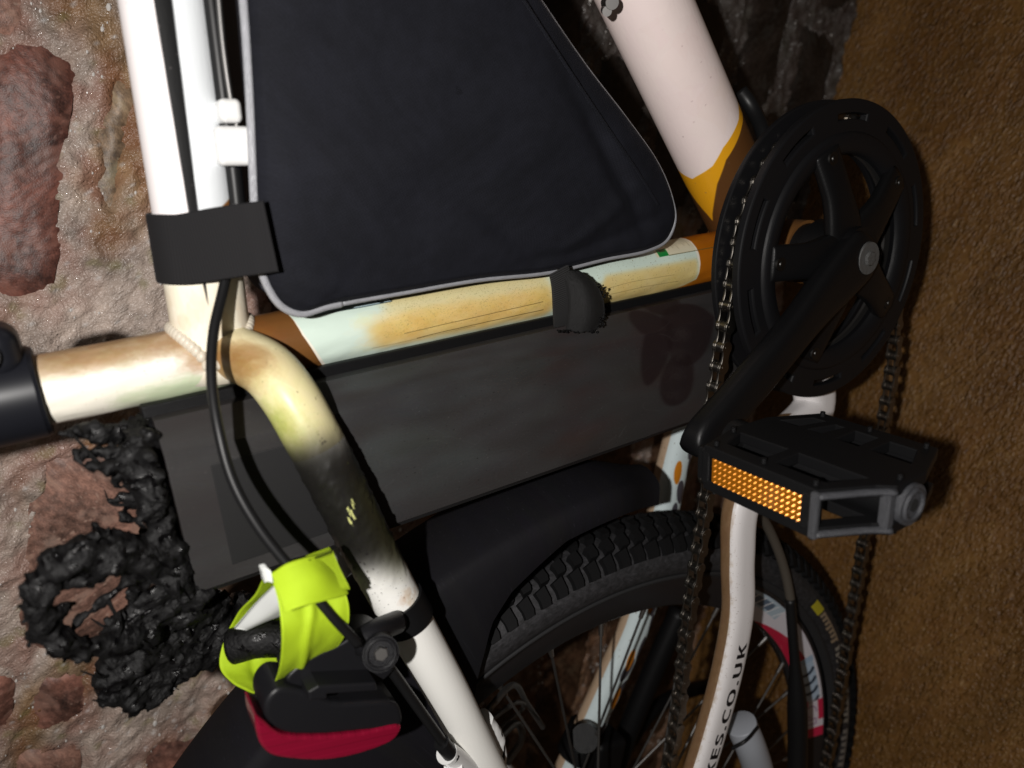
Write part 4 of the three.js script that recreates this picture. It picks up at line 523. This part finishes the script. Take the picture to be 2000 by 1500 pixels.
// ---------------------------------------------------------------- frame bag
{
  const z0 = 0.030; const out = PP([[440, -420, z0], [462, -180, z0], [482, 0, z0], [494, 180, z0], [500, 320, z0], [505, 430, z0], [512, 510, z0], [530, 562, z0], [556, 598, z0], [592, 613, z0], [650, 598, z0], [800, 571, z0], [940, 547, z0], [1080, 532, z0], [1190, 506, z0], [1275, 488, z0], [1310, 468, z0], [1325, 430, z0], [1318, 385, z0], [1292, 322, z0], [1232, 235, z0], [1150, 128, z0], [1062, 0, z0], [930, -200, z0], [780, -430, z0], [600, -560, z0]]);
  const bag = thing('frame_bag', 'black triangular fabric frame bag with grey reflective piping strapped inside the frame', 'bag', P(900, 540, 0));
  const o = bag.position, curve = new THREE.CatmullRomCurve3(out, true, 'centripetal', 0.5), NP = 240, NR = 60, ctr = P(880, 180, z0);
  const ring = []; for (let i = 0; i < NP; i++) ring.push(curve.getPoint(i / NP));
  const pos = [], uv = [], idx = []; const rows = [];
  const fold = (p) => { let d = 0; const f = (px, py, ang, w, l, amp) => { const c = P(px, py, z0), dx = p.x - c.x, dy = p.y - c.y, u = dx * Math.cos(ang) + dy * Math.sin(ang), v = -dx * Math.sin(ang) + dy * Math.cos(ang); d += amp * Math.exp(-(v * v) / (w * w) - (u * u) / (l * l)); }; f(1090, 500, 2.0, 0.004, 0.03, -0.003); f(1150, 440, 2.4, 0.005, 0.035, 0.0025); f(1000, 470, 1.2, 0.005, 0.035, -0.0022); f(1190, 330, 0.9, 0.006, 0.05, -0.0035); f(700, 580, 1.5, 0.004, 0.03, 0.0025); f(1240, 440, 2.1, 0.004, 0.025, -0.002); f(760, 300, 1.9, 0.014, 0.07, 0.003); d += 0.0012 * fbm2(p.x * 14, p.y * 14, 2); return d; };
  const put = (f) => { rows.push(pos.length / 3); for (let i = 0; i < NP; i++) { const [x, y, z] = f(ring[i], i); pos.push(x - o.x, y - o.y, z - o.z); uv.push(x * 12, y * 12 + z * 12); } };
  const seamOff = 0.012;
  for (let k = 1; k <= NR; k++) { const t = k / NR; put((p) => { const x = mix(ctr.x, p.x, t), y = mix(ctr.y, p.y, t), bul = 0.008 * (1 - Math.pow(t, 5)), wr = fold({ x, y }) * sstep(1, 0.86, t); const edge = -0.0035 * sstep(0.965, 1, t); return [x, y, z0 + bul + wr + edge]; }); }
  for (let k = 1; k <= 10; k++) put((p, i) => { const t = k / 10, pin = 0.985 - 0.012 * Math.sin(t * Math.PI); return [mix(ctr.x, p.x, pin), mix(ctr.y, p.y, pin), mix(z0 - 0.0035, -z0 + 0.0035, t)]; });
  for (let k = 1; k <= 8; k++) put((p) => { const t = 1 - k / 8.5; return [mix(ctr.x, p.x, t * 0.985), mix(ctr.y, p.y, t * 0.985), -z0 - 0.006 * (1 - t * t)]; });
  const c0 = pos.length / 3; pos.push(ctr.x - o.x, ctr.y - o.y, z0 + 0.008 + fold(ctr) - o.z); uv.push(ctr.x * 12, ctr.y * 12); pos.push(ctr.x - o.x, ctr.y - o.y, -z0 - 0.006 - o.z); uv.push(0, 0);
  for (let i = 0; i < NP; i++) { const j = (i + 1) % NP; idx.push(c0, rows[0] + j, rows[0] + i); for (let k = 0; k + 1 < rows.length; k++) { const a = rows[k], b = rows[k + 1]; idx.push(a + i, a + j, b + i, b + i, a + j, b + j); } const l = rows[rows.length - 1]; idx.push(c0 + 1, l + i, l + j); }
  const g = new THREE.BufferGeometry(); g.setAttribute('position', new THREE.Float32BufferAttribute(pos, 3)); g.setAttribute('uv', new THREE.Float32BufferAttribute(uv, 2)); g.setIndex(idx); g.computeVertexNormals();
  // orientation check: front normal must face +z
  if (g.attributes.normal.getZ(c0) < 0) { g.setIndex(idx.map((_, i) => idx[i % 3 === 1 ? i + 1 : i % 3 === 2 ? i - 1 : i])); g.computeVertexNormals(); }
  const weave = noiseTex(256, 256, (u, v) => { const a = Math.sin(u * 2 * Math.PI * 48), b = Math.sin(v * 2 * Math.PI * 48); return 0.5 + 0.25 * a * b + 0.12 * (Math.abs(a) - Math.abs(b)) + 0.15 * (rnd() - 0.5); });
  const dust = noiseTex(512, 512, (u, v) => { const k = 1 + 0.12 * per(u, v, 5, 1) + 0.08 * per(u, v, 22, 2) + 0.14 * (rnd() - 0.5); return [200 * k, 202 * k, 212 * k]; }, true); dust.repeat.set(0.4, 0.4);
  mat('bag_fabric', { specularIntensity: 0.35, color: lin([0.013, 0.0135, 0.018]), map: dust, roughness: 0.82, bumpMap: weave, bumpScale: 0.0003, sheen: 0.25, sheenRoughness: 0.5, sheenColor: new THREE.Color(0.2, 0.21, 0.27) });
  part(bag, 'shell', g, M.bag_fabric);
  // reflective piping along the edge
  mat('piping_grey', { color: lin([0.34, 0.345, 0.37]), roughness: 0.42, metalness: 0.15, bumpMap: grain, bumpScale: 0.0003 });
  const pipe = (i0, i1, r = 0.0019, dz = 0.0) => { const a = []; for (let i = i0; i <= i1; i += 2) { const p = curve.getPoint(((i / NP) % 1 + 1) % 1); const d = p.clone().sub(ctr); a.push(p.addScaledVector(d, 0.004).add(V(-o.x, -o.y, -0.004 - o.z + dz))); } return sweep(a, () => r, { n: a.length * 4, m: 12 }); };
  part(bag, 'piping', pipe(-4, 94), M.piping_grey); part(bag, 'piping', pipe(94, 210, 0.0014), M.piping_grey);
  const seam = PP([[930, -150, 0.0385], [1010, -20, 0.0385], [1100, 120, 0.0385], [1180, 240, 0.038], [1245, 335, 0.037], [1285, 400, 0.034]]).map((p) => p.sub(o)); part(bag, 'seam', sweep(seam, () => 0.0009, { n: 60, m: 8 }), M.bag_fabric);
  // straps: top tube strap
  const rib = noiseTex(128, 256, (u, v) => 0.5 + 0.4 * Math.sin(v * 2 * Math.PI * 64) * (0.8 + 0.2 * Math.sin(u * 2 * Math.PI * 30)) + 0.1 * (rnd() - 0.5)); rib.repeat.set(1, 1);
  mat('velcro_strap', { specularIntensity: 0.4, color: lin([0.012, 0.0115, 0.0125]), roughness: 0.85, bumpMap: rib, bumpScale: 0.00025, sheen: 0.3, sheenRoughness: 0.5, sheenColor: new THREE.Color(0.2, 0.2, 0.22) });
  function ribbon(path, wdir, w, th, m) { // flat band along a path; wdir across
    const c = new THREE.CatmullRomCurve3(path, false, 'centripetal'), n = 80, ps = [], us = [], ix = []; const L = c.getLength();
    for (let i = 0; i <= n; i++) { const t = i / n, p = c.getPointAt(t), T = c.getTangentAt(t), W = (typeof wdir === 'function' ? wdir(t) : wdir).clone(); W.addScaledVector(T, -W.dot(T)).normalize(); const N = new THREE.Vector3().crossVectors(T, W); const ww = typeof w === 'function' ? w(t) : w; const prof = [[-0.5, 0.35], [-0.47, 0.5], [-0.2, 0.5], [0.2, 0.5], [0.47, 0.5], [0.5, 0.35], [0.5, -0.35], [0.47, -0.5], [-0.47, -0.5], [-0.5, -0.35], [-0.5, 0.35]]; prof.forEach(([a, b]) => { const q = p.clone().addScaledVector(W, a * ww).addScaledVector(N, b * th); ps.push(q.x - o.x, q.y - o.y, q.z - o.z); us.push(a + 0.5, t * L * 12); }); }
    const k = 11; for (let i = 0; i < n; i++) for (let j = 0; j < k - 1; j++) { const a = i * k + j, b = a + k; ix.push(a, a + 1, b, b, a + 1, b + 1); }
    for (const e of [0, n]) for (let j = 1; j < k - 2; j++) ix.push(e * k, e * k + j, e * k + j + 1);
    const gg = new THREE.BufferGeometry(); gg.setAttribute('position', new THREE.Float32BufferAttribute(ps, 3)); gg.setAttribute('uv', new THREE.Float32BufferAttribute(us, 2)); gg.setIndex(ix); gg.computeVertexNormals(); return gg;
  }
  { const s = 0.051, a = []; a.push(P(530, 462, 0.0385)); a.push(P(500, 466, 0.0365)); a.push(P(470, 470, 0.0325)); a.push(P(430, 476, 0.027)); for (let d = 30; d <= 250; d += 20) { const k = R(d); a.push(top(s, 0.0186 * Math.sin(k), 0.0186 * Math.cos(k))); } part(bag, 'top_strap', ribbon(a, TD, 0.0295, 0.0022), M.velcro_strap, 'wide black strap wrapped round the top tube'); }
  { const a = PP([[1092, 528, 0.036], [1096, 552, 0.034], [1098, 585, 0.031], [1100, 620, 0.024], [1102, 645, 0.012], [1100, 652, -0.002]]); const wd = SD.clone().negate(); const webb = canvasTex(64, 256, (c, w, h) => { c.fillStyle = '#777'; c.fillRect(0, 0, w, h); for (let i = 0; i < 64; i++) { c.fillStyle = i % 2 ? '#c8c8c8' : '#303030'; c.fillRect(0, i * 4, w, 4); } }, false); webb.repeat.set(1, 2); mat('ribbed_webbing', { color: lin([0.02, 0.0195, 0.02]), roughness: 0.8, bumpMap: webb, bumpScale: 0.0012 }); part(bag, 'lower_strap', ribbon(a, wd, 0.0125, 0.0018), M.ribbed_webbing, 'ribbed webbing strap round the seat tube');
    const rowsF = [[[1092, 526, 0.035], [1112, 528, 0.036], [1134, 530, 0.034]], [[1110, 556, 0.037], [1135, 552, 0.041], [1164, 556, 0.035]], [[1115, 592, 0.036], [1148, 590, 0.042], [1179, 586, 0.034]], [[1113, 622, 0.033], [1148, 624, 0.038], [1180, 616, 0.031]], [[1110, 646, 0.026], [1140, 649, 0.03], [1168, 645, 0.026]]].map((q) => new THREE.CatmullRomCurve3(PP(q))); const fp = [], fu = [], fi = [], FU = 18, FV = 24; for (const th of [0, 0.0025]) for (let a2 = 0; a2 <= FU; a2++) for (let b2 = 0; b2 <= FV; b2++) { const q = new THREE.CatmullRomCurve3(rowsF.map((c) => c.getPoint(a2 / FU))).getPoint(b2 / FV); fp.push(q.x - o.x + 0.0006 * n2(a2, b2 * 0.4), q.y - o.y, q.z - o.z - th); fu.push(a2 / FU, b2 / FV * 2); } const FW = FV + 1, FH = (FU + 1) * FW; for (let a2 = 0; a2 < FU; a2++) for (let b2 = 0; b2 < FV; b2++) { const k = a2 * FW + b2; fi.push(k, k + FW, k + 1, k + FW, k + FW + 1, k + 1, FH + k, FH + k + 1, FH + k + FW, FH + k + FW, FH + k + 1, FH + k + FW + 1); } const fe = (p, q) => fi.push(p, q, FH + p, FH + p, q, FH + q); for (let k = 0; k < FU; k++) { fe(k * FW, (k + 1) * FW); fe(k * FW + FV, (k + 1) * FW + FV); } for (let k = 0; k < FV; k++) { fe(k, k + 1); fe(FU * FW + k, FU * FW + k + 1); } const fg = new THREE.BufferGeometry(); fg.setAttribute('position', new THREE.Float32BufferAttribute(fp, 3)); fg.setAttribute('uv', new THREE.Float32BufferAttribute(fu, 2)); fg.setIndex(fi); fg.computeVertexNormals(); part(bag, 'strap_flap', fg, M.ribbed_webbing, 'frayed folded strap end');
    const fr = []; const r = rng(133); for (let i = 0; i < 130; i++) { const k = r(), p = k < 0.5 ? P(mix(1086, 1170, r()), 647 + 5 * (r() - 0.5), 0.024 + 0.006 * r()) : P(1168 + 14 * r(), mix(555, 640, r()), 0.033 - 0.003 * r()); const s = 0.0003 + 0.0006 * r(); const ge = new THREE.IcosahedronGeometry(s, 0); ge.translate(p.x - o.x, p.y - o.y, p.z - o.z); fr.push(ge); } const f = part(bag, 'singed_fringe', merge(fr), M.char); f.userData.kind = 'stuff'; }
}

// ---------------------------------------------------------------- hi-vis band
{
  const band = thing('reflective_band', 'fluorescent yellow fabric band looped round the black rear light bracket', 'band', P(560, 1230, 0.05)), o = band.position;
  const A = PP([[524, 1122, 0.072], [541, 1165, 0.084], [549, 1220, 0.09], [549, 1275, 0.088], [541, 1320, 0.08], [522, 1350, 0.066], [487, 1352, 0.05], [450, 1332, 0.038], [428, 1300, 0.028], [437, 1250, 0.024], [462, 1200, 0.03], [498, 1158, 0.048]]);
  const E = PP([[640, 1092, 0.066], [672, 1150, 0.082], [682, 1200, 0.086], [676, 1235, 0.084], [648, 1272, 0.074], [610, 1300, 0.06], [590, 1312, 0.045], [578, 1300, 0.034], [572, 1268, 0.026], [578, 1220, 0.024], [590, 1170, 0.03], [612, 1120, 0.046]]);
  const ca = new THREE.CatmullRomCurve3(A, true, 'centripetal'), ce = new THREE.CatmullRomCurve3(E, true, 'centripetal'), n = 120, m = 24, pos = [], uv = [], idx = [];
  const cen = A.concat(E).reduce((s, p) => s.add(p), V(0, 0, 0)).multiplyScalar(1 / 24);
  for (const th of [0, 0.0009]) for (let i = 0; i <= n; i++) { const a = ca.getPoint((i / n) % 1), e = ce.getPoint((i / n) % 1); for (let j = 0; j <= m; j++) { const t = j / m, p = a.clone().lerp(e, t); const d = p.clone().sub(cen); const crease = 0.0016 * Math.exp(-Math.pow((t - 0.42 - 0.05 * Math.sin(i / n * 20)) / 0.06, 2)) + 0.0009 * fbm2(i / n * 5, t * 2, 2); p.addScaledVector(d.normalize(), crease - th); pos.push(p.x - o.x, p.y - o.y, p.z - o.z); uv.push(i / n * 10, t * 3); } }
  const w = m + 1, half = (n + 1) * w; for (let i = 0; i < n; i++) for (let j = 0; j < m; j++) { const a = i * w + j, b = a + w; idx.push(a, b, a + 1, b, b + 1, a + 1); idx.push(half + a, half + a + 1, half + b, half + b, half + a + 1, half + b + 1); } for (let i = 0; i < n; i++) for (const j of [0, m]) { const a = i * w + j, b = a + w; idx.push(a, half + a, b, b, half + a, half + b); }
  const g = new THREE.BufferGeometry(); g.setAttribute('position', new THREE.Float32BufferAttribute(pos, 3)); g.setAttribute('uv', new THREE.Float32BufferAttribute(uv, 2)); g.setIndex(idx); g.computeVertexNormals();
  mat('fluo_fabric', { color: lin([0.42, 0.6, 0.01]), roughness: 0.7, bumpMap: grain, bumpScale: 0.0002, sheen: 0.2 }); part(band, 'loop', g, M.fluo_fabric);
  const patch = (rowsP, name, m2, lab, thick = 0.001) => { const nu = rowsP[0].length, P2 = [], U = [], I = []; const cs = rowsP.map((r) => new THREE.CatmullRomCurve3(PP(r), false, 'centripetal')); const N1 = 24, N2 = 10; const cc = (u, v) => { const col = new THREE.CatmullRomCurve3(cs.map((c) => c.getPoint(u)), false, 'centripetal'); return col.getPoint(v); }; for (const th of [0, thick]) for (let i = 0; i <= N1; i++) for (let j = 0; j <= N2; j++) { const p = cc(i / N1, j / N2); P2.push(p.x - o.x, p.y - o.y, p.z - th - o.z); U.push(i / N1 * 2, j / N2 * 2); } const w2 = N2 + 1, h2 = (N1 + 1) * w2; for (let i = 0; i < N1; i++) for (let j = 0; j < N2; j++) { const a = i * w2 + j, b = a + w2; I.push(a, b, a + 1, b, b + 1, a + 1, h2 + a, h2 + a + 1, h2 + b, h2 + b, h2 + a + 1, h2 + b + 1); } const edge = (a, b) => I.push(a, b, h2 + a, h2 + a, b, h2 + b); for (let i = 0; i < N1; i++) { edge(i * w2, (i + 1) * w2); edge(i * w2 + N2, (i + 1) * w2 + N2); } for (let j = 0; j < N2; j++) { edge(j, j + 1); edge(N1 * w2 + j, N1 * w2 + j + 1); } const ge = new THREE.BufferGeometry(); ge.setAttribute('position', new THREE.Float32BufferAttribute(P2, 3)); ge.setAttribute('uv', new THREE.Float32BufferAttribute(U, 2)); ge.setIndex(I); ge.computeVertexNormals(); part(band, name, ge, m2, lab); };
  patch([[[530, 1122, 0.0815], [545, 1160, 0.0895], [556, 1197, 0.0955]], [[560, 1102, 0.084], [580, 1140, 0.0915], [592, 1184, 0.097]], [[605, 1088, 0.083], [625, 1125, 0.0905], [640, 1172, 0.0945]], [[645, 1080, 0.076], [662, 1120, 0.084], [680, 1160, 0.09]]], 'overlap_flap', M.fluo_fabric, 'stitched overlapping flap of yellow band');
  patch([[[602, 1094, 0.0845], [650, 1076, 0.078]], [[618, 1120, 0.088], [664, 1110, 0.083]], [[632, 1164, 0.093], [683, 1148, 0.088]], [[640, 1170, 0.091], [682, 1152, 0.085]]], 'end_tab', M.fluo_fabric, 'folded yellow end tab', 0.004);
  patch([[[536, 1145, 0.071], [500, 1180, 0.055], [458, 1228, 0.038]], [[548, 1175, 0.074], [515, 1205, 0.056], [475, 1230, 0.041]], [[560, 1200, 0.06], [520, 1215, 0.05], [482, 1232, 0.04]]], 'lining', mat('white_lining', { color: lin([0.78, 0.8, 0.78]), roughness: 0.5 }), 'bright white lining inside yellow band');
  patch([[[510, 1112, 0.078], [516, 1138, 0.078]], [[522, 1110, 0.081], [526, 1136, 0.081]], [[530, 1116, 0.0815], [534, 1140, 0.0815]]], 'frayed_tip', M.white_lining, 'white frayed tip of band', 0.004);
}

// ---------------------------------------------------------------- rear light
{
  const lamp = thing('rear_light', 'black bicycle rear light with red lens clamped to the white stay', 'bike light', P(740, 1290, 0.06)), o = lamp.position;
  const lensRib = canvasTex(256, 16, (c, w, h) => { for (let i = 0; i < 32; i++) { c.fillStyle = i % 2 ? '#fff' : '#222'; c.fillRect(i * 8, 0, 8, h); } }, false); lensRib.repeat.set(9, 9);
  const round = (l) => { const c = new THREE.CatmullRomCurve3(l.map(([x, y]) => V(x, y, 0)), true, 'centripetal'); return c.getPoints(60).slice(0, 60).map((p) => [p.x, p.y]); };
  const solid = (pxs, z0, z1, bev = 0.0012) => { const pts = pxs.map(([x, y]) => P(x, y, z1)); const s = shp(pts.map((p) => [p.x - o.x, p.y - o.y])); const g = new THREE.ExtrudeGeometry(s, { depth: z1 - z0 - 2 * bev, bevelEnabled: true, bevelSize: bev, bevelThickness: bev, bevelSegments: 3, bevelOffset: -bev }); g.translate(0, 0, z0 + bev - o.z); return g; };
  part(lamp, 'body', solid(round([[545, 1345], [600, 1352], [650, 1372], [776, 1376], [784, 1416], [700, 1429], [610, 1436], [550, 1430], [518, 1402], [520, 1370]]), 0.06, 0.082, 0.002), mat('light_black', { specularIntensity: 0.6, color: lin([0.008, 0.008, 0.0095]), roughness: 0.45, bumpMap: grain, bumpScale: 0.0002 }));
  part(lamp, 'lens', solid(round([[500, 1400], [514, 1408], [548, 1434], [620, 1439], [705, 1432], [784, 1419], [772, 1444], [715, 1470], [640, 1486], [570, 1484], [528, 1475], [507, 1452]]), 0.064, 0.0835, 0.0015), mat('red_lens', { color: lin([0.2, 0.004, 0.022]), roughness: 0.25, bumpMap: lensRib, bumpScale: 0.00015, clearcoat: 1, clearcoatRoughness: 0.08 }), 'curved red lens of rear light');
  part(lamp, 'slider', solid([[602, 1352], [622, 1340], [735, 1334], [738, 1350], [640, 1357], [640, 1366], [604, 1370]], 0.07, 0.089), M.light_black);
  part(lamp, 'bracket', merge([solid(round([[660, 1262], [700, 1240], [745, 1238], [772, 1268], [768, 1310], [735, 1338], [690, 1345], [600, 1345], [560, 1330], [600, 1290]]), 0.06, 0.078)]), M.light_black);
  const loc = (g) => { g.translate(-o.x, -o.y, -o.z); return g; };
  const bp = P(744, 1277, 0.088), n = EYE.clone().sub(bp).normalize().lerp(V(0, 0, 1), 0.5).normalize();
  part(lamp, 'pivot_bolt', loc(merge([cyl(bp.clone().addScaledVector(n, -0.014), bp, 0.0083, 0.0083, 28)])), M.light_black); const tor = new THREE.TorusGeometry(0.0066, 0.0011, 10, 30); tor.applyQuaternion(new THREE.Quaternion().setFromUnitVectors(V(0, 0, 1), n)); tor.translate(bp.x, bp.y, bp.z); part(lamp, 'bolt_ring', loc(tor), M.light_black);
  part(lamp, 'bolt_head', loc(cyl(bp, bp.clone().addScaledVector(n, 0.0012), 0.0036, 0.003, 6)), M.steel);
  part(lamp, 'clamp_arm', loc(wire(PP([[690, 1260, 0.078], [730, 1235, 0.076], [775, 1215, 0.066]]), 0.0055, 20, 16)), M.light_black);
  part(lamp, 'inner_core', loc(sweep(PP([[455, 1262, 0.03], [500, 1250, 0.036], [560, 1248, 0.04], [640, 1250, 0.046]]), () => 0.0085, { n: 20, m: 24 })), M.char);
}
renderer.render(scene, camera);
